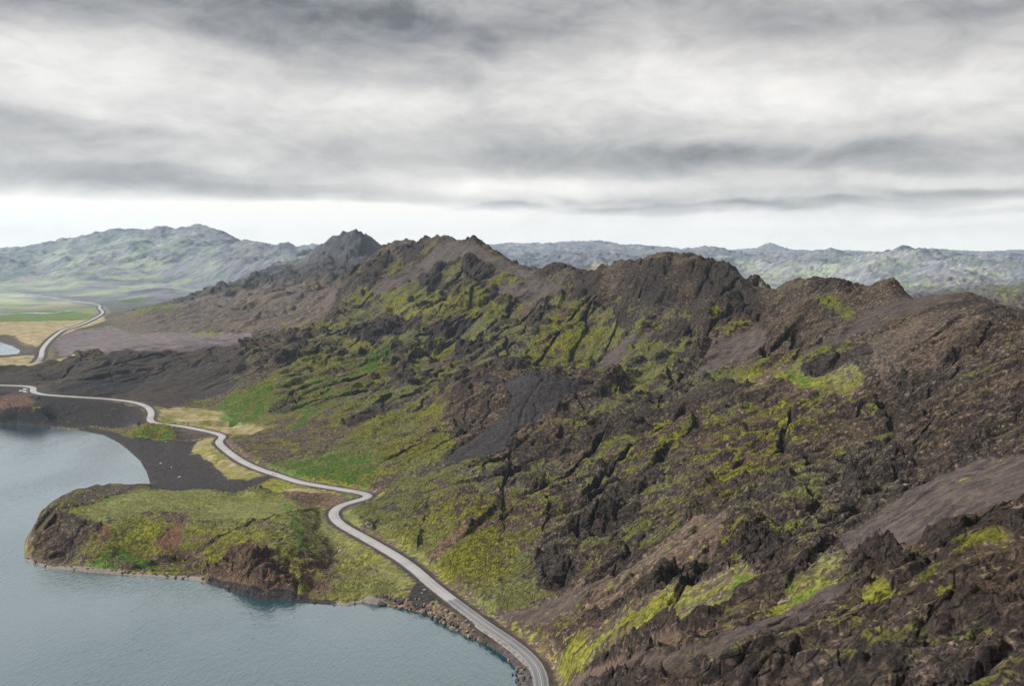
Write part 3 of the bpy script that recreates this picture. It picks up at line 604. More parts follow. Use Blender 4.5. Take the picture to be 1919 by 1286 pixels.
def build_land():
    a, yv = grid_axes()
    A, Y = np.meshgrid(a, yv)
    X = (A * Y).astype(np.float32); Y = Y.astype(np.float32)
    shp = X.shape
    x = X.ravel(); y = Y.ravel()
    h0 = base_h(x, y).astype(np.float32)
    h = h0 + relief(x, y, h0)
    h += 27 * np.exp(-(((x - 34) / 60) ** 2 + ((y - 676) / 34) ** 2) ** 1.3)
    # cover
    ch = [np.full(x.shape, v, np.float32) for v in DEFAULT_NEAR]
    sz = 0.006 * y
    warps = []
    for k, (wl, am) in enumerate(((0.05, 1.6), (0.02, 1.0), (0.09, 2.2))):
        # noise whose grain grows with distance in octave steps of the real ground
        nx = np.zeros_like(x); ny = np.zeros_like(x)
        for lo, hi, w in ((0, 260, 9.0), (260, 900, 26.0), (900, 2600, 80.0), (2600, 1e9, 240.0)):
            m = (y >= lo) & (y < hi)
            if m.any():
                W = w * wl / 0.05
                nx[m] = fbm(x[m], y[m], W, 3, .55, 40 + k); ny[m] = fbm(x[m], y[m], W, 3, .55, 60 + k)
        warps.append((nx * sz * am, ny * sz * am * 1.8))
    for spec, soft, poly in COVER:
        wp = wpoly(poly)
        Rr = max(p[1] for p in wp) * 0.05
        xs = [p[0] for p in wp]; ys = [p[1] for p in wp]
        k = np.nonzero((x > min(xs) - Rr) & (x < max(xs) + Rr) & (y > min(ys) - Rr) & (y < max(ys) + Rr))[0]
        if not len(k): continue
        m = np.zeros(len(k), np.float32)
        for wx, wy in warps: m += inpoly(x[k] + wx[k] * soft, y[k] + wy[k] * soft, wp)
        m /= len(warps)
        for c, v in spec.items(): ch[c][k] = ch[c][k] * (1 - m) + v * m
        if 0 in spec and spec[0] < .3 and 1 not in spec: ch[1][k] *= (1 - m)
        if 0 in spec and 2 not in spec and spec[0] > .3: ch[3][k] *= (1 - .9 * m)
    # far land defaults: more grey, haze put into the cover colour
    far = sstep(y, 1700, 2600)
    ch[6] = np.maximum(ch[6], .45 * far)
    # shores and roads
    h, sdist, dp, inp = shore_shape(x, y, h)
    w_road = np.zeros_like(x); lfm = np.zeros_like(x)
    RL = sorted([(p[0], p[1]) for p in R1 if p[0] < -330 and p[1] > 780]); RX = np.array([p[0] for p in RL]); RY = np.array([p[1] for p in RL])
    for R, wroad in ((R1, 1.0), (R2, 1.6)):
        zs = [p[2] for p in R]
        xs = [p[0] for p in R]; ys = [p[1] for p in R]
        k = np.nonzero((x > min(xs) - 40) & (x < max(xs) + 40) & (y > min(ys) - 40) & (y < max(ys) + 40))[0]
        d, zr = segdist(x[k], y[k], R[::2] + [R[-1]], vals=zs[::2] + [zs[-1]])
        up = h[k] > zr
        w = 1 - sstep(d, 5.6 * wroad, np.where(up, 13.0, 24.0) * wroad)
        lf = (x[k] < -250) & (y[k] > 780) & (y[k] < 1000) & (d < 60) & (h[k] > zr - .3) & (y[k] < np.interp(x[k], RX, RY) + 2)
        h[k] = np.where(lf & (wroad == 1.0), np.maximum(zr - .35 - .12 * d, 1.0), h[k])
        if wroad == 1.0: lfm[k] = ((x[k] < -250) & (y[k] > 780) & (y[k] < 1000)) * (1 - sstep(d, 25, 70)) * (y[k] < np.interp(x[k], RX, RY) + 6)
        w = np.where(sdist[k] < 2.0, 0, w * np.clip(sdist[k] / 5, 0, 1))
        h[k] = h[k] * (1 - w) + (zr - 0.25) * w
        g = 1 - sstep(d + 1.5 * fbm(x[k], y[k], 9, 2, .5, 77), 4.5 * wroad, 7.5 * wroad)
        for c in (0, 1, 2, 4): ch[c][k] *= (1 - g)
        ch[5][k] = ch[5][k] * (1 - g) + .55 * g; ch[6][k] = np.maximum(ch[6][k], .35 * g)
        ch[8][k] = np.maximum(ch[8][k], w); w_road[k] = np.maximum(w_road[k], w)
    rough = 1 - ch[8]
    cliff = ch[9]
    rough *= sstep(sdist, 0.5, 6) * np.where(dp < 20, 0, 1)
    spacing = y * 0.0011 / Q
    # fall-line grain: stretched along the slope
    def grain(ang, wl, octs, seed, ridged=True, stretch=2.6):
        c, s = math.cos(ang), math.sin(ang)
        return fbm((x * c + y * s) / stretch, -x * s + y * c, wl, octs, .5, seed, ridged)
    head = ((x < -50) & (x > -300) & (y > 415) & (y < 585)).astype(np.float32) * sstep(sdist, 0, 8) * (1 - w_road)
    hill = np.maximum(sstep(h0, 8, 26), head * .55)
    wn = 1 - sstep(y + x * .3, 420, 700)
    g1 = grain(-0.45, 26, 3, 21, True, 3.6); g2 = grain(0.95, 42, 3, 25, True, 3.4)
    gul = g1 * wn + g2 * (1 - wn)
    det = np.zeros_like(x)
    det += np.where(y < 420, 5.4, 7.5) * gul * hill * (0.35 + 0.65 * rough)
    for wl, am, sd in ((30, 1.6, 31), (14, 1.1, 33), (6.5, .65, 35), (3.0, .45, 37), (1.4, .26, 39), (.7, .13, 41)):
        m = spacing * 2.0 < wl
        o = np.zeros_like(x)
        n1 = pnoise(x[m] / wl, y[m] / wl, sd); n2 = pnoise(x[m] / wl * 1.3 + 7, y[m] / wl * 1.3, sd + 1)
        calm = np.clip(.55 + 1.6 * pnoise(x[m] / 70, y[m] / 70, 77), .25, 1.5)
        o[m] = ((1 - 2.2 * np.abs(n1)) * .6 + n2 * .7) * calm
        fade = sstep(wl / spacing, 2.0, 4.0)
        lim = np.maximum(np.clip(.35 + h0 / 60, .35, 1), head * .8)
        det += am * o * fade * (rough + cliff * .9) * np.maximum(lim, cliff)
    # terraces: lava ledges break the slope into small scarps
    lw = 2 * fbm(x, y, 45, 3, .55, 91)
    hs = (h + det + 5 * lw) / 5.5
    fr = hs - np.floor(hs)
    step = (sstep(fr, .30, .62) - fr) * 5.5
    tmask = sstep(fbm(x, y, 90, 2, .5, 95), -.05, .25) * rough * sstep(h0, 15, 35) * (1 - sstep(y, 1500, 2200))
    det += step * tmask * .34
    leftc = lfm
    dome = np.exp(-(((x - 275) / 75) ** 2 + ((y - 545) / 75) ** 2) ** 2)
    det *= (1 - .6 * dome)
    # blocks and clefts
    fm = np.clip(.30 + 1.7 * fbm(x, y, 110, 2, .5, 131), 0, 1.15) * rough * sstep(h0, 12, 30) + cliff * .7
    for wl, am, y0_, y1_, sd in ((7, .85, 0, 520, 141), (20, 2.6, 0, 1500, 143), (52, 7.0, 220, 2600, 145)):
        w_ = fm * (sstep(y, y0_ - 60, y0_ + 60) if y0_ else 1) * (1 - sstep(y, y1_ * .8, y1_))
        k = w_ > .01
        fo, gp = facets(x[k], y[k], wl, sd)
        det[k] += w_[k] * am * (fo - .75 * (1 - sstep(gp, 0, .12)))
    for (ang, wl, dp_, sd, lo, hi) in ((-.45, 34, 4.6, 151, 0, 560), (.95, 70, 8.0, 153, 430, 2200), (.2, 26, 3.2, 155, 0, 480)):
        c, s = math.cos(ang), math.sin(ang)
        n = fbm((x * c + y * s) / 3.0, -x * s + y * c, wl, 3, .5, sd)
        wd = np.maximum(.035, 2.2 * spacing / wl)
        det -= dp_ * (1 - sstep(np.abs(n), 0, wd * 1.6)) * (rough * .85 + .15) * hill * sstep(fbm(x, y, wl * 2.2, 2, .5, sd + 1), -.12, .18) * (sstep(y, lo - 80, lo + 80) if lo else 1) * (1 - sstep(y, hi * .8, hi))
    det -= 1.6 * hill
    cw_ = [atY(*p)[:2] for p in CREST_A]
    cd_ = near(x, y, cw_, 110, lambda p, q: segdist(p, q, cw_), 110.0)
    det *= np.clip(.60 + .40 * sstep(cd_, 8, 60), 0, 1) * (1 - .6 * dome) * (1 - .9 * lfm)
    # knobs of bare lava standing out of the slopes
    okmask = (sstep(h0, 14, 34)) * (1 - ch[8]) * (1 - sstep(y, 2600, 3200))
    ob_ = cliff * np.where((y < 560) & (x < -60), .35, .9)
    for wl, th, hh, sd in ((120, .20, 5.5, 101), (52, .22, 3.8, 104), (24, .25, 2.2, 107)):
        hh = hh * np.clip(.45 + y / 1800, .45, 1.2)
        nn = fbm(x, y, wl, 3, .55, sd) + .05 * pnoise(x / (wl * .07), y / (wl * .07), sd + 9)
        o = sstep(nn, th, th + .13)
        det += o * hh * (1 - .8 * leftc) * (1 - .85 * dome) * (.75 + .5 * fbm(x, y, wl * .3, 2, .6, sd + 5, True)) * okmask
        ob_ = np.maximum(ob_, o * okmask)
    # far relief
    det += sstep(y, 1900, 3000) * (1 - ch[8] * .7) * sstep(h0, 15, 70) * 7 * fbm(x, y, 90, 3, .5, 55, True)
    # detail leaves the surveyed crest lines nearly alone
    land = sdist > 0
    h = np.where(land & ~inp, h + det * np.clip(sdist / 10, 0, 1), h)
    h = np.where(land & ~inp, np.maximum(h, 0.12), h)
    H = h.reshape(shp)
    # steepness decides where moss can hold
    dYr = np.gradient(H, axis=0) / np.gradient(Y, axis=0)
    dXr = np.gradient(H, axis=1) / np.gradient(X, axis=1)
    steep = np.hypot(dXr, dYr).ravel()
    blur = 1
    # moss and grass: streaks along the fall line decide who wins
    s1 = grain(-0.46, 8, 3, 61, False, 5.5); s2 = grain(0.98, 16, 3, 64, False, 3.6)
    st = (s1 * wn + s2 * (1 - wn)) * hill
    sp = np.where(y < 500, fbm(x, y, 5.0, 3, .6, 67), fbm(x, y, 14.0, 3, .6, 68))
    sp = np.where(y > 2200, fbm(x, y, 160.0, 4, .6, 69), sp)
    score = .5 + (.62 + .16 * wn) * st + .60 * sp - .30 * np.clip(steep - .55, 0, 1.2) * hill + .12 * (1 - hill)
    def pick(p, k=3.6): return np.clip(.5 + (score - (1 - p)) * k, 0, 1) * (p > .01)
    moss = pick(ch[0] * 1.0)
    green = np.clip(.5 + (score + ch[1] * .80 - 1.0) * 3.2, 0, 1) * (ch[1] > .02)
    # pale pebbles under the headland and along the lake
    front = near(x, y, SHORE, 12, lambda p, q: segdist(p, q, SHORE), 12.0)
    pale = np.maximum(ch[7], (1 - sstep(front, 1.2, 3.2)) * (sstep(-x, 145, 160) + sstep(x, -88, -80) * sstep(-x, 58, 64)) * .85 * (x > -262))
    wet = 0
    wetr = (1 - sstep(front, 2.0, 4.5)) * (x > -152) * (x < -84)
    ch[5] = np.maximum(ch[5], wetr)
    rock_low = np.maximum((1 - sstep(front, 2.0, 7.0)) * (x > -62), wetr)
    moss *= 1 - rock_low; green *= 1 - rock_low * .7
    moss *= 1 - pale
    bare = sstep(steep, .75, 1.5) * hill * (1 - ch[8] * .7)
    ob_ *= 1 - .8 * sstep(ch[0], .62, .76)
    moss *= 1 - .75 * ob_; green *= 1 - .8 * ob_; ch[3] *= 1 - .6 * ob_
    c1 = np.stack([moss, green, ch[2], ch[3]], 1); c2 = np.stack([ch[4], ch[5], ch[6], pale], 1)
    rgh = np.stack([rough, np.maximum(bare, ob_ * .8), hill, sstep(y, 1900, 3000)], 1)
    # vertices and faces, cut into the named pieces of the ground
    nb, na = shp
    idx = np.arange(nb * na, dtype=np.int32).reshape(shp)
    q = np.stack([idx[:-1, :-1], idx[:-1, 1:], idx[1:, 1:], idx[1:, :-1]], -1).reshape(-1, 4)
    fx = x[q].mean(1); fy = y[q].mean(1)
    hq = h[q].max(1)
    deep = (hq < -2.0)
    cls = np.where(fy > 1750, 2, 0)
    sandy = (ch[5][q[:, 0]] > .5) & (ch[8][q[:, 0]] > .6) & (fy > 560) & (fy < 900) & (fx < -150) & (h[q].max(1) < 7)
    bpoly = wpoly([(150,800),(240,822),(325,826),(410,824),(365,832),(362,847),(400,875),(425,900),(470,904),(500,890),(520,895),(470,915),(420,932),(262,932)])
    cls = np.where(sandy & inpoly(fx, fy, bpoly), 1, cls)
    mpoly = wpoly([(-300,548),(0,546),(150,566),(192,575),(190,592),(130,618),(90,645),(60,650),(20,632),(-300,626)])
    cls = np.where(inpoly(fx, fy, mpoly) & (fy > 1200), 3, cls)
    co = np.stack([x, y, h], 1).astype(np.float32)
    names = {0: 'terrain', 1: 'beach', 2: 'hills', 3: 'meadow'}
    mat = land_material()
    for c, nm in names.items():
        f = q[(cls == c) & ~deep]
        used = np.unique(f); remap = np.full(nb * na, -1, np.int32); remap[used] = np.arange(len(used), dtype=np.int32)
        f = remap[f]
        me = bpy.data.meshes.new(nm)
        me.vertices.add(len(used)); me.vertices.foreach_set('co', co[used].ravel())
        me.loops.add(len(f) * 4); me.polygons.add(len(f))
        me.loops.foreach_set('vertex_index', f.ravel())
        me.polygons.foreach_set('loop_start', np.arange(0, len(f) * 4, 4, dtype=np.int32))
        me.polygons.foreach_set('loop_total', np.full(len(f), 4, np.int32))
        me.polygons.foreach_set('use_smooth', np.ones(len(f), bool))
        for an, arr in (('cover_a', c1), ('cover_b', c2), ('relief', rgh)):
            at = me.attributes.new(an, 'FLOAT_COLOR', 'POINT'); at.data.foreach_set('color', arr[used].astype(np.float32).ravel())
        me.update(); me.validate()
        me.materials.append(mat)
        ob = bpy.data.objects.new(nm, me); COL.objects.link(ob); ob['kind'] = 'structure'
        print(nm, len(used))
    return x, y, h, shp

def new_mat(name):
    m = bpy.data.materials.new(name); m.use_nodes = True
    return m, NT(m.node_tree)

def land_material():
    m, t = new_mat('lava_and_moss')
    pos = t.n('ShaderNodeNewGeometry').outputs['Position']
    ga_ = t.n('ShaderNodeAttribute', attribute_name='cover_a'); gb_ = t.n('ShaderNodeAttribute', attribute_name='cover_b'); gr = t.n('ShaderNodeAttribute', attribute_name='relief')
    sa = t.n('ShaderNodeSeparateColor', ins={0: ga_.outputs['Color']}); sb = t.n('ShaderNodeSeparateColor', ins={0: gb_.outputs['Color']}); srr = t.n('ShaderNodeSeparateColor', ins={0: gr.outputs['Color']})
    moss, green, dry = sa.outputs; scree = ga_.outputs['Alpha']
    red, black, purp = sb.outputs; pale = gb_.outputs['Alpha']
    rough, steep, hill = srr.outputs
    # grain of several sizes
    n_big = t.noise(pos, 0.012, 4, 0.55, 0.4)
    n_mid = t.noise(pos, 0.07, 5, 0.6, 0.5)
    n_fine = t.noise(pos, 0.45, 6, 0.68, 0.3)
    n_grit = t.noise(pos, 1.9, 4, 0.7)
    mp = t.n('ShaderNodeMapping', ins={0: pos, 'Rotation': (0, 0, -0.35), 'Scale': (0.05, 0.32, 0.32)}).outputs[0]
    n_str = t.noise(mp, 1.0, 5, 0.62, 0.3)
    vor = t.n('ShaderNodeTexVoronoi', feature='DISTANCE_TO_EDGE', ins={0: t.n('ShaderNodeMixRGB', ins={0: 0.25, 1: pos, 2: t.n('ShaderNodeTexNoise', ins={0: pos, 'Scale': 0.25}).outputs[1]}).outputs[0], 'Scale': 0.34})
    def cc(*c): return c + (1,)
    rock = t.mix(t.ss(n_mid, .36, .62), (0.040, 0.028, 0.023), (0.093, 0.064, 0.048))
    rock = t.mix(t.ss(n_big, .42, .62), rock, t.mix(t.ss(n_fine, .3, .7), (0.031, 0.026, 0.025), (0.099, 0.081, 0.072)))
    rock = t.mix(t.m('MULTIPLY', t.ss(n_fine, .515, .66), .85), rock, (0.300, 0.225, 0.175))
    rock = t.mix(t.m('MULTIPLY', t.ss(n_grit, .50, .34), .85), rock, (0.012, 0.010, 0.010))
    rock = t.mix(t.m('MULTIPLY', t.ss(n_str, .54, .66), .35), rock, (0.085, 0.080, 0.048))
    # thin lichen-green film on rock
    lich = t.m('MULTIPLY', t.ss(t.noise(pos, 0.18, 5, .65), .50, .64), .38)
    rock = t.mix(lich, rock, (0.128, 0.122, 0.054))
    fresh = t.mix(t.ss(n_fine, .40, .66), (0.017, 0.015, 0.017), (0.065, 0.050, 0.043))
    rock = t.mix(t.m('MULTIPLY', t.ss(t.m('ADD', steep, t.m('MULTIPLY', t.m('SUBTRACT', n_mid, .5), 1.0)), .35, .75), .75), rock, fresh)
    redc = t.mix(t.ss(n_fine, .35, .65), (0.066, 0.036, 0.026), (0.165, 0.085, 0.055))
    scr = t.mix(t.ss(n_str, .35, .65), (0.030, 0.025, 0.025), (0.072, 0.058, 0.052))
    scr = t.mix(t.m('MULTIPLY', t.ss(n_grit, .55, .72), .5), scr, (0.14, 0.125, 0.115))
    blk = t.mix(t.ss(n_fine, .35, .65), (0.013, 0.013, 0.015), (0.042, 0.036, 0.036))
    prp = t.mix(t.ss(n_mid, .3, .7), (0.058, 0.047, 0.052), (0.125, 0.102, 0.106))
    prp = t.mix(t.m('MULTIPLY', t.ss(n_fine, .55, .7), .4), prp, (0.17, 0.15, 0.13))
    dryc = t.mix(t.ss(n_mid, .3, .7), (0.115, 0.094, 0.046), (0.270, 0.222, 0.135))
    dryc = t.mix(t.m('MULTIPLY', t.ss(n_fine, .50, .68), .45), dryc, (0.075, 0.080, 0.026))
    mossc = t.mix(t.ss(n_fine, .36, .64), (0.042, 0.050, 0.008), (0.215, 0.212, 0.024))
    mossc = t.mix(t.ss(n_big, .40, .60), mossc, t.mix(t.ss(n_fine, .3, .7), (0.055, 0.070, 0.020), (0.190, 0.190, 0.070)))
    mossc = t.mix(t.m('MULTIPLY', t.ss(n_grit, .52, .34), .5), mossc, (0.030, 0.034, 0.010))
    mossc = t.mix(t.m('MULTIPLY', t.ss(n_mid, .42, .64), .55), mossc, (0.075, 0.066, 0.024))
    grc = t.mix(t.ss(n_fine, .35, .68), (0.020, 0.055, 0.010), (0.075, 0.145, 0.020))
    palec = t.mix(n_grit, (0.08, 0.07, 0.062), (0.23, 0.20, 0.18))
    def brk(f, amt=.75):                    # break edges up with the fine grain
        g = t.m('ADD', f, t.m('MULTIPLY', t.m('SUBTRACT', n_fine, .5), amt * 2))
        g2 = t.m('ADD', g, t.m('MULTIPLY', t.m('SUBTRACT', n_grit, .5), amt * .9))
        return t.ss(g2, .34, .66)
    distant = gr.outputs['Alpha']           # the far ranges: pale grass and gravel, with blue haze put into their colour
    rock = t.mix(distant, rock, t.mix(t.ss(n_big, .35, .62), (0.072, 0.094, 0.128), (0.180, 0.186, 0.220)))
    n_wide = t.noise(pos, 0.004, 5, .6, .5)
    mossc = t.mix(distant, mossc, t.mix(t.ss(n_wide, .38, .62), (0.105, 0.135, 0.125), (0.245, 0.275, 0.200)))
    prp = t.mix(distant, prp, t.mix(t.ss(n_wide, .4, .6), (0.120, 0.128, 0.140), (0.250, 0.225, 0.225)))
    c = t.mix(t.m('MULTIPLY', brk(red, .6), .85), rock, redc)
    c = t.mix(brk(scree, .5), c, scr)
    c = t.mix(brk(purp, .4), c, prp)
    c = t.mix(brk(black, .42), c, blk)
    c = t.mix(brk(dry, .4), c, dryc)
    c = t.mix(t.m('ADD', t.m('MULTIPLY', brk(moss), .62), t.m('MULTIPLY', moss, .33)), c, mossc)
    c = t.mix(t.m('ADD', t.m('MULTIPLY', brk(green, .6), .5), t.m('MULTIPLY', green, .30)), c, grc)
    c = t.mix(brk(pale, .6), c, palec)
    # bump
    bh = t.m('ADD', t.m('MULTIPLY', n_fine, 1.5), t.m('MULTIPLY', n_grit, .55))
    crack = t.m('MULTIPLY', t.ss(vor.outputs['Distance'], 0.0, .12), .45)
    bh = t.m('ADD', bh, crack)
    amt = t.m('MULTIPLY', t.m('ADD', t.m('MULTIPLY', rough, .80), .20), 1.0)
    bp = t.n('ShaderNodeBump', ins={'Strength': t.m('MULTIPLY', amt, .95), 'Distance': 2.6, 'Height': bh})
    b = t.n('ShaderNodeBsdfPrincipled', ins={'Base Color': c, 'Roughness': 0.95, 'Normal': bp.outputs[0]})
    b.inputs['Specular IOR Level'].default_value = 0.05
    o = t.n('ShaderNodeOutputMaterial'); t.link(b.outputs[0], o.inputs[0])
    return m

LAND = build_land()

# ------------------------------------------------------------------ helpers for smaller meshes
def mesh_obj(name, verts, faces, mat, parent=None, smooth=False, uvs=None):
    me = bpy.data.meshes.new(name); me.from_pydata([tuple(map(float, v)) for v in verts], [], faces)
    if smooth: me.polygons.foreach_set('use_smooth', [True] * len(me.polygons))
    if uvs is not None:
        ul = me.uv_layers.new(name='UVMap')
        for l in me.loops: ul.data[l.index].uv = uvs[l.vertex_index]
    me.materials.append(mat); me.update()
    o = bpy.data.objects.new(name, me); COL.objects.link(o)
    if parent is not None: o.parent = parent
    return o

_lx, _ly, _lh, _ls = LAND
_av, _yv = grid_axes(); _LH = _lh.reshape(_ls)
def land_z(x, y):
    a = (x / y - _av[0]) / (_av[-1] - _av[0]) * (len(_av) - 1); i = int(np.clip(a, 0, len(_av) - 2)); fa = min(max(a - i, 0), 1)
    j = int(np.clip(np.searchsorted(_yv, y) - 1, 0, len(_yv) - 2)); fb = (y - _yv[j]) / (_yv[j + 1] - _yv[j])
    return float((_LH[j, i] * (1 - fa) + _LH[j, i + 1] * fa) * (1 - fb) + (_LH[j + 1, i] * (1 - fa) + _LH[j + 1, i + 1] * fa) * fb)
def drop(px, py):
    """where the line of sight through a photograph pixel meets the built land"""
    a, s = ray(px, py); prev = None
    for y in np.exp(np.linspace(math.log(80), math.log(6000), 5000)):
        if CAMH + s * y <= max(land_z(a * y, y), 0.0): return (a * y, y, max(land_z(a * y, y), 0.0))
    return (a * 6000, 6000, 0)

# ------------------------------------------------------------------ water
def water_material():
    m, t = new_mat('lake_water')
    pos = t.n('ShaderNodeNewGeometry').outputs['Position']
    m1 = t.n('ShaderNodeMapping', ins={0: pos, 'Rotation': (0, 0, 0.55), 'Scale': (0.62, 0.24, 1.0)}).outputs[0]
    m2 = t.n('ShaderNodeMapping', ins={0: pos, 'Rotation': (0, 0, -0.2), 'Scale': (1.1, 0.7, 1.0)}).outputs[0]
    n1 = t.noise(m1, 1.0, 3, .55, .4); n2 = t.noise(m2, 1.0, 3, .6, .2)
    gust = t.noise(t.n('ShaderNodeMapping', ins={0: pos, 'Rotation': (0, 0, .3), 'Scale': (0.010, 0.005, 1)}).outputs[0], 1.0, 4, .6, .6)
    hgt = t.m('ADD', t.m('MULTIPLY', n1, 1.0), t.m('MULTIPLY', n2, .35))
    bp = t.n('ShaderNodeBump', ins={'Strength': t.m('ADD', .30, t.m('MULTIPLY', t.ss(gust, .35, .7), .45)), 'Distance': .62, 'Height': hgt})
    lw_ = t.n('ShaderNodeLayerWeight', ins={'Blend': .5, 'Normal': bp.outputs[0]}).outputs['Facing']
    fr = t.m('MINIMUM', t.m('ADD', .05, t.m('MULTIPLY', t.m('POWER', lw_, 3.3), 1.32)), .95)
    g = t.n('ShaderNodeBsdfGlossy', ins={'Color': (.90, .965, 1.0, 1), 'Roughness': .07, 'Normal': bp.outputs[0]})
    d = t.n('ShaderNodeBsdfDiffuse', ins={'Color': (0.008, 0.034, 0.044, 1), 'Normal': bp.outputs[0]})
    b = t.n('ShaderNodeMixShader', ins={0: fr, 1: d.outputs[0], 2: g.outputs[0]})
    o = t.n('ShaderNodeOutputMaterial'); t.link(b.outputs[0], o.inputs[0])
    return m
WATER = water_material()
lk = mesh_obj('lake', [(-7000, 10, 0), (60, 10, 0), (60, 1120, 0), (-7000, 1120, 0)], [(0, 1, 2, 3)], WATER); lk['kind'] = 'structure'
pc = [(p[0] - 6 if p[0] < 0 else p[0], p[1]) for p in POND]
cx_, cy_ = sum(p[0] for p in POND) / len(POND), sum(p[1] for p in POND) / len(POND)
pd = mesh_obj('pond', [(cx_ + (p[0] - cx_) * 1.01, cy_ + (p[1] - cy_) * 1.01, 1.1) for p in POND], [tuple(range(len(POND)))[::-1]], WATER); pd['kind'] = 'structure'

# ------------------------------------------------------------------ road
def road_material():
    m, t = new_mat('asphalt')
    uv = t.n('ShaderNodeTexCoord').outputs['UV']; pos = t.n('ShaderNodeNewGeometry').outputs['Position']
    sp = t.n('ShaderNodeSeparateXYZ', ins={0: uv}); u, v = sp.outputs[0], sp.outputs[1]
    n = t.noise(pos, .5, 5, .6); n2 = t.noise(pos, .06, 3, .6)
    # resurfaced dark stretch, then worn pale asphalt
    base = t.mix(t.ss(v, SEAM - 1, SEAM + 1), (0.060, 0.062, 0.072), (0.215, 0.213, 0.215))
    base = t.mix(t.ss(n2, .42, .62), base, t.mix(.5, base, (0.12, 0.118, 0.115)))
    base = t.mix(t.m('MULTIPLY', n, .30), base, (0.12, 0.12, 0.12))
    tr = t.m('ABSOLUTE', t.m('SUBTRACT', t.m('ABSOLUTE', u), 1.5))
    track = t.m('SUBTRACT', 1.0, t.ss(t.m('ABSOLUTE', t.m('SUBTRACT', tr, .75)), .1, .38))
    base = t.mix(t.m('MULTIPLY', track, .32), base, t.mix(.5, base, (0.36, 0.36, 0.36)))
    edge = t.ss(t.m('ADD', t.m('ABSOLUTE', u), t.m('MULTIPLY', t.m('SUBTRACT', n, .5), .5)), 2.62, 2.80)
    base = t.mix(t.m('MULTIPLY', edge, .85), base, t.mix(t.ss(n, .4, .6), (0.045, 0.041, 0.038), (0.12, 0.11, 0.10)))
    bp = t.n('ShaderNodeBump', ins={'Strength': .2, 'Distance': .02, 'Height': t.noise(pos, 12, 3, .6)})
    b = t.n('ShaderNodeBsdfPrincipled', ins={'Base Color': base, 'Roughness': .75, 'Normal': bp.outputs[0]})
    o = t.n('ShaderNodeOutputMaterial'); t.link(b.outputs[0], o.inputs[0]); return m
def plain_mat(name, col, rough=.7, metal=0.0, noise=.0, nscale=4.0, emit=None):
    m, t = new_mat(name); pos = t.n('ShaderNodeNewGeometry').outputs['Position']
    c = t.mix(t.m('MULTIPLY', t.noise(pos, nscale, 4, .6), noise), col, tuple(v * .45 for v in col))
    b = t.n('ShaderNodeBsdfPrincipled', ins={'Base Color': c, 'Roughness': rough, 'Metallic': metal})
    o = t.n('ShaderNodeOutputMaterial'); t.link(b.outputs[0], o.inputs[0]); return m
_k = min(range(len(R1)), key=lambda i: (R1[i][0] - atz(842, 1124, 4.7)[0]) ** 2 + (R1[i][1] - atz(842, 1124, 4.7)[1]) ** 2)
SEAM = sum(math.hypot(R1[i + 1][0] - R1[i][0], R1[i + 1][1] - R1[i][1]) for i in range(_k))
print('seam', SEAM)
ASPH = road_material(); PAINT = plain_mat('road_paint', (0.30, 0.30, 0.30), .6, 0, .5, 2.0)
def ribbon(name, pts, prof, mat, kind=True, parent=None, wscale=1.0):
    """prof: list of (offset, height)"""
    V = []; Fc = []; UV = []; s = 0; n = len(prof)
    for i, p in enumerate(pts):
        a = pts[max(i - 1, 0)]; b = pts[min(i + 1, len(pts) - 1)]
        d = np.array([b[0] - a[0], b[1] - a[1]]); d /= np.linalg.norm(d) + 1e-9; nr = np.array([-d[1], d[0]])
        if i: s += math.hypot(p[0] - pts[i - 1][0], p[1] - pts[i - 1][1])
        for o_, hh in prof:
            V.append((p[0] + nr[0] * o_ * wscale, p[1] + nr[1] * o_ * wscale, p[2] + hh)); UV.append((o_, s))
    for i in range(len(pts) - 1):
        for k in range(n - 1):
            a = i * n + k; Fc.append((a, a + n, a + n + 1, a + 1))
    o = mesh_obj(name, V, Fc, mat, parent, True, UV)
    if parent is None: o['kind'] = 'structure'
    return o
PROF = [(-3.9, -.9), (-2.9, 0.0), (-2.8, .02), (0, .07), (2.8, .02), (2.9, 0.0), (3.9, -.9)]
rd = ribbon('road', R1, PROF, ASPH)
near_part = [p for p in R1 if True][:int(620 / 4)]
ribbon('centre_line', near_part, [(-.13, .078), (.13, .078)], PAINT, parent=rd)
ribbon('edge_line', near_part, [(-2.66, .045), (-2.55, .046)], PAINT, parent=rd)
ribbon('edge_line', near_part, [(2.55, .046), (2.66, .045)], PAINT, parent=rd)
rd2 = ribbon('road', [(p[0], p[1], p[2] + .35) for p in R2], PROF, ASPH, wscale=1.1)

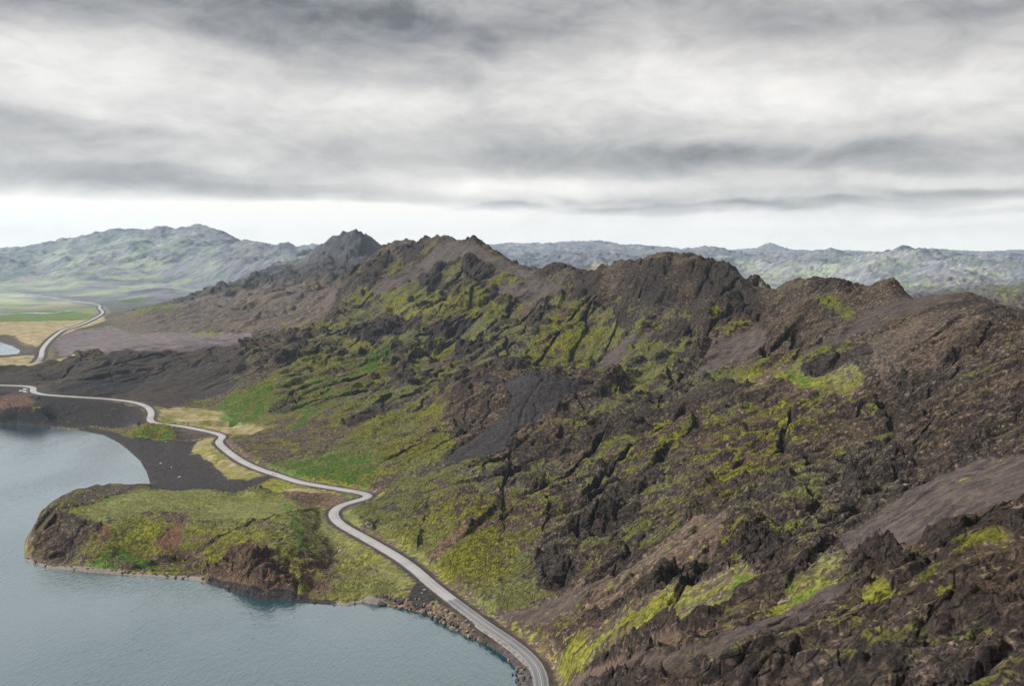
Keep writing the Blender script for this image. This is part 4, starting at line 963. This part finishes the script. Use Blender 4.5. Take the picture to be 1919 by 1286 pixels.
# ------------------------------------------------------------------ loose stones
random.seed(5)
def rock_mat(name, c1, c2):
    m, t = new_mat(name); pos = t.n('ShaderNodeNewGeometry').outputs['Position']
    n = t.noise(pos, 1.6, 5, .65)
    bp = t.n('ShaderNodeBump', ins={'Strength': .8, 'Distance': .25, 'Height': n})
    b = t.n('ShaderNodeBsdfPrincipled', ins={'Base Color': t.mix(t.ss(n, .38, .62), c1, c2), 'Roughness': .92, 'Normal': bp.outputs[0]})
    o = t.n('ShaderNodeOutputMaterial'); t.link(b.outputs[0], o.inputs[0]); return m
BASALT = rock_mat('basalt', (0.020, 0.019, 0.020), (0.075, 0.068, 0.062)); PALE = rock_mat('pale_stone', (0.30, 0.28, 0.25), (0.52, 0.50, 0.47)); BROWN = rock_mat('brown_stone', (0.07, 0.055, 0.045), (0.22, 0.18, 0.145))
def stone_mesh(seed, mat):
    rnd = random.Random(seed); bm = bmesh.new(); bmesh.ops.create_icosphere(bm, subdivisions=3, radius=1.0)
    cuts = [(np.array([rnd.gauss(0, 1), rnd.gauss(0, 1), rnd.gauss(0, .8)]), rnd.uniform(.45, .85)) for _ in range(11)]
    for v in bm.verts:
        p = np.array(v.co)
        for nrm, d in cuts:
            nn = nrm / np.linalg.norm(nrm); s = p @ nn
            if s > d: p = p - nn * (s - d) * .92
        v.co = tuple(p * (1 + .04 * math.sin(9 * p[0] + seed) * math.cos(7 * p[1])))
    me = bpy.data.meshes.new('stone'); bm.to_mesh(me); bm.free(); me.materials.append(mat); return me
ST = {k: [stone_mesh(i * 13 + j, mt) for i in range(5)] for j, (k, mt) in enumerate((('dark', BASALT), ('brown', BROWN), ('pale', PALE)))}
def stone(name, kind, x, y, z, s, label, group=None, flat=.7, i=None, cat='boulder'):
    o = bpy.data.objects.new(name, random.choice(ST[kind])); COL.objects.link(o)
    o.location = (x, y, z + s * flat * .35); o.rotation_euler = (random.uniform(-.2, .2), random.uniform(-.2, .2), random.uniform(0, 6.28))
    o.scale = (s * random.uniform(.85, 1.3), s * random.uniform(.75, 1.0), s * flat)
    o['label'] = label; o['category'] = cat
    if group: o['group'] = group
    return o
# riprap between the lake and the road
sh = resample([(p[0], p[1], 0) for p in SHORE], 1.0)
n_r = 0
for i, p in enumerate(sh):
    if p[0] < -62 or p[1] < 290: continue
    for k in range(2):
        if random.random() < .2: continue
        q = sh[min(i + 1, len(sh) - 1)]; d = np.array([q[0] - p[0], q[1] - p[1]]); d /= np.linalg.norm(d) + 1e-6
        off = random.uniform(-.6, 4.5) ** 1.0; nx, ny = d[1], -d[0]
        x, y = p[0] + nx * off, p[1] + ny * off
        if inpoly(np.array([p[0] + nx * 3]), np.array([p[1] + ny * 3]), LAKE)[0]: x, y = p[0] - nx * off, p[1] - ny * off
        s = random.uniform(.4, 1.35) ** 1.3 * (1.3 if off < 1.2 else .9)
        z = max(land_z(x, y), 0.0)
        if n_r >= 290: break
        if min((x - q_[0]) ** 2 + (y - q_[1]) ** 2 for q_ in R1) < (3.5 + s) ** 2: continue
        br = random.random() < .35
        stone('boulder', 'brown' if br else 'dark', x, y, z - .1, s,
              ('brown' if br else 'dark') + ' angular boulder in the bank of stones between the lake and the road',
              'brown boulders of the lakeside stone bank' if br else 'dark boulders of the lakeside stone bank'); n_r += 1
# stones under the headland cliffs
for i, p in enumerate(sh):
    if p[0] > -70 or p[0] < -268 or random.random() < .62: continue
    x, y = p[0] + random.uniform(-.6, .6), p[1] + random.uniform(.2, 2.2)
    stone('boulder', 'dark', x, y, max(land_z(x, y), 0) - .15, random.uniform(.35, .95), 'dark boulder at the foot of the green headland by the water', 'boulders under the headland cliff')
for px, py, s, lb in [(960,1266,1.15,'largest black rock standing alone in the lake off the stone bank'),(953,1243,.45,'small black rock in the lake a little beyond the large one'),
                      (58,1034,1.5,'dark rock in the water just off the tip of the headland'),(66,1028,1.1,'dark low rock behind the tip of the headland'),(646,1133,.5,'small pale rock in the dark water under the headland')]:
    x, y, z = atz(px, py, 0); stone('rock', 'pale' if 'pale' in lb else 'dark', x, y, -.15, s, lb, None, .55, cat='rock')
for px, py, s, lb in [(301,870,1.25,'pale boulder lying on the black sand beach, nearest the water of the three'),(321,877,.75,'smallest pale boulder on the black sand beach, the middle one of three'),(336,896,1.35,'pale boulder on the black sand beach, closest to the grassy headland'),
                      (310,829,.7,'small pale stone at the foot of the green mound above the beach')]:
    x, y, z = drop(px, py); stone('boulder', 'pale', x, y, z, s, lb, None, .6)
for px, py, lb in [(516,891,'black boulder at the roadside where the sand track meets the road'),(511,890.5,'dark grey boulder left of the black one at the track junction')]:
    x, y, z = drop(px, py); stone('boulder', 'dark', x, y, z, .75, lb, None, .8)

# ------------------------------------------------------------------ roadside posts
WHITE = plain_mat('white_plastic', (0.72, 0.72, 0.70), .5, 0, .2, 6); REFL = plain_mat('reflector', (0.55, 0.10, 0.03), .3); DARKM = plain_mat('dark_trim', (0.03, 0.03, 0.03), .5)
def prism(name, sec, z0, z1, mat, parent, taper=1.0):
    n = len(sec); V = [(x, y, z0) for x, y in sec] + [(x * taper, y * taper, z1) for x, y in sec]
    Fc = [tuple(range(n))[::-1], tuple(range(n, 2 * n))] + [(i, (i + 1) % n, n + (i + 1) % n, n + i) for i in range(n)]
    return mesh_obj(name, V, Fc, mat, parent)
def empty(name, loc, rz, label, cat, group=None):
    e = bpy.data.objects.new(name, None); COL.objects.link(e); e.location = loc; e.rotation_euler = (0, 0, rz); e['label'] = label; e['category'] = cat
    if group: e['group'] = group
    return e
def copy_tree(o, parent=None):
    c = o.copy(); COL.objects.link(c); c.parent = parent
    for ch_ in list(o.children): copy_tree(ch_, c)
    return c
def marker_post():
    e = empty('marker_post', (0, 0, 0), 0, '', 'road marker', 'white marker posts along the road')
    prism('post', [(-.10, -.05), (.10, -.05), (.13, .02), (0, .08), (-.13, .02)], 0, 1.05, WHITE, e, .8)
    prism('band', [(-.115, -.065), (.115, -.065), (.14, .03), (0, .09), (-.14, .03)], .72, .92, DARKM, e, 1)
    prism('reflector', [(-.05, -.085), (.05, -.085), (.05, -.066), (-.05, -.066)], .76, .88, REFL, e)
    return e
posts = [(906,1176,'white marker post on the lake side of the road, by the bright green grass'),(931,1191,'white marker post at the end of the grassy verge above the stone bank'),(993,1244,'white marker post beside the gravel verge on the last bend of the road'),
         (860,1151,'white marker post above the green bank at the gravel lay-by'),(660,921.5,'white marker post on the road before it passes behind the rocks')]
mp0 = marker_post()
for i, (px, py, lb) in enumerate(posts):
    o = mp0 if i == 0 else copy_tree(mp0)
    x, y, z = drop(px, py); R = min(R1, key=lambda p: (p[0] - x) ** 2 + (p[1] - y) ** 2)
    k = R1.index(R); a_, b_ = R1[max(k - 2, 0)], R1[min(k + 2, len(R1) - 1)]
    d = np.array([-(b_[1] - a_[1]), b_[0] - a_[0]]); d /= np.linalg.norm(d)
    if d @ np.array([-.8, -.6]) < 0: d = -d
    x, y = R[0] + d[0] * 3.75, R[1] + d[1] * 3.75
    o.location = (x, y, R[2] - .42); o['label'] = lb

# ------------------------------------------------------------------ cars in the far lay-by
CARW = plain_mat('white_car_paint', (0.78, 0.79, 0.80), .3); GLASS = plain_mat('car_glass', (0.02, 0.025, 0.03), .1); TYRE = plain_mat('tyre_rubber', (0.02, 0.02, 0.02), .9); RIM = plain_mat('rim_metal', (0.4, 0.4, 0.42), .35, .8); LAMP = plain_mat('lamp_glass', (0.6, 0.6, 0.6), .2)
def extr(name, prof, w0, w1, mat, parent):
    n = len(prof); V = []
    zmax = max(p[1] for p in prof)
    for sgn in (-1, 1):
        for x, z in prof:
            w = w0 if z < .95 else w1
            V.append((x, sgn * w, z))
    Fc = [tuple(range(n)), tuple(range(2 * n - 1, n - 1, -1))] + [(i, i + n, (i + 1) % n + n, (i + 1) % n) for i in range(n)]
    o = mesh_obj(name, V, Fc, mat, parent); bv = o.modifiers.new('bevel', 'BEVEL'); bv.width = .05; bv.segments = 2; return o
def make_car(van=False):
    e = empty('parked_car', (0, 0, 0), 0, '', 'car', 'white cars parked at the road bend')
    top = 2.3 if van else 1.5
    if van: body = [(-2.4, .35), (2.4, .35), (2.45, .9), (2.1, 1.1), (1.5, top), (-2.35, top), (-2.42, .9)]
    else: body = [(-2.15, .32), (2.15, .32), (2.2, .75), (1.15, .92), (.55, top), (-1.35, top), (-2.05, .95), (-2.2, .8)]
    extr('body', body, .88, .72 if not van else .84, CARW, e)
    if van: win = [(1.05, 1.25), (1.85, 1.25), (1.5, top - .2), (1.05, top - .2)]
    else: win = [(-1.6, .98), (.95, .98), (.5, top - .1), (-1.25, top - .1)]
    for sg in (-1, 1):
        wv = [(x, sg * (.875 - (.09 if not van else .02) * (z - .9)), z) for x, z in win]
        for k, v in enumerate(wv): wv[k] = (v[0], sg * ((.80 if v[2] < 1.1 else .735) if not van else .862), v[2])
        mesh_obj('window', wv, [tuple(range(4)) if sg < 0 else (3, 2, 1, 0)], GLASS, e)
    fx0, fx1 = ((2.13, 1.56) if van else (1.08, .62)); fz0, fz1 = ((1.15, top - .15) if van else (1.0, top - .08))
    mesh_obj('windscreen', [(fx0 + .02, -.66, fz0), (fx0 + .02, .66, fz0), (fx1 + .02, .6, fz1), (fx1 + .02, -.6, fz1)], [(0, 1, 2, 3)], GLASS, e)
    for sx in (-1.35, 1.4):
        for sg in (-1, 1):
            bm = bmesh.new(); bmesh.ops.create_cone(bm, cap_ends=True, segments=20, radius1=.33, radius2=.33, depth=.22)
            me = bpy.data.meshes.new('wheel'); bm.to_mesh(me); bm.free(); me.materials.append(TYRE)
            w = bpy.data.objects.new('wheel', me); COL.objects.link(w); w.parent = e; w.location = (sx, sg * .80, .33); w.rotation_euler = (math.pi / 2, 0, 0)
            bm = bmesh.new(); bmesh.ops.create_cone(bm, cap_ends=True, segments=14, radius1=.2, radius2=.17, depth=.25)
            me = bpy.data.meshes.new('rim'); bm.to_mesh(me); bm.free(); me.materials.append(RIM)
            r_ = bpy.data.objects.new('rim', me); COL.objects.link(r_); r_.parent = w
    for sg in (-1, 1):
        mesh_obj('headlight', [(2.2 if not van else 2.44, sg * .8, .62), (2.2 if not van else 2.44, sg * .5, .62), (2.21 if not van else 2.45, sg * .5, .78), (2.21 if not van else 2.45, sg * .8, .78)], [(0, 1, 2, 3)], LAMP, e)
    return e
car = make_car(); van = make_car(True); van.name = 'parked_van'; van['category'] = 'van'
car2 = copy_tree(car)
for o, px, py, rz, lb in [(car, 40, 734.5, .5, 'white car parked leftmost in the lay-by at the far road bend'), (car2, 47.5, 736.5, -.1, 'white car parked nearest the lake in the far lay-by, in front of the van'),
                          (van, 48, 732.5, .3, 'white van parked at the back of the far lay-by beside the road')]:
    x, y, z = drop(px, py); o.location = (x, y, land_z(x, y)); o.rotation_euler = (0, 0, rz); o['label'] = lb

# ------------------------------------------------------------------ stream on the meadow
spts = [drop(*p) for p in [(-40,592),(0,590.5),(20,589.5),(42,587.5),(62,587),(85,588),(103,587.3),(113,585),(124,583.3),(131,584)]]
def st_ribbon(name, pts, w):
    V = []; Fc = []
    for i, p in enumerate(pts):
        ww = w[i]; V += [(p[0], p[1] - ww, p[2] + .55), (p[0], p[1] + ww, p[2] + .55)]
    for i in range(len(pts) - 1): Fc.append((2 * i, 2 * i + 2, 2 * i + 3, 2 * i + 1))
    o = mesh_obj(name, V, Fc, WATER); o['kind'] = 'structure'
st_ribbon('stream', smooth(spts, 4), [26 * (.5 + .5 * abs(math.sin(i * 1.3))) for i in range(60)])
# puddles on the near lay-by
def puddle(px, py, rx, ry):
    x, y, z = drop(px, py); z = land_z(x, y) + .12
    V = [(x + rx * math.cos(k * .5236) * (1 + .2 * math.sin(k * 2.1)), y + ry * math.sin(k * .5236), z) for k in range(12)]
    o = mesh_obj('puddle', V, [tuple(range(12))], WATER); o['kind'] = 'structure'
puddle(795, 1107, .9, 1.0); puddle(790.5, 1113.5, .55, .7)

# ------------------------------------------------------------------ air between the camera and the far hills
def build_haze():
    m = bpy.data.materials.new('air'); m.use_nodes = True; t = NT(m.node_tree)
    v = t.n('ShaderNodeVolumePrincipled'); v.inputs['Color'].default_value = (0.56, 0.78, 1.0, 1); v.inputs['Density'].default_value = HAZE_DENSITY
    v.inputs['Anisotropy'].default_value = 0.2
    o = t.n('ShaderNodeOutputMaterial'); t.link(v.outputs[0], o.inputs['Volume'])
    x0, x1, y0, y1, z0, z1 = -9000, 8500, -300, 9870, -60, 460
    vs = [(x, y, z) for z in (z0, z1) for y in (y0, y1) for x in (x0, x1)]
    ob = mesh_obj('haze', vs, [(0, 2, 3, 1), (4, 5, 7, 6), (0, 1, 5, 4), (2, 6, 7, 3), (0, 4, 6, 2), (1, 3, 7, 5)], m)
    ob['kind'] = 'stuff'
HAZE_DENSITY = 2.8e-5
build_haze()
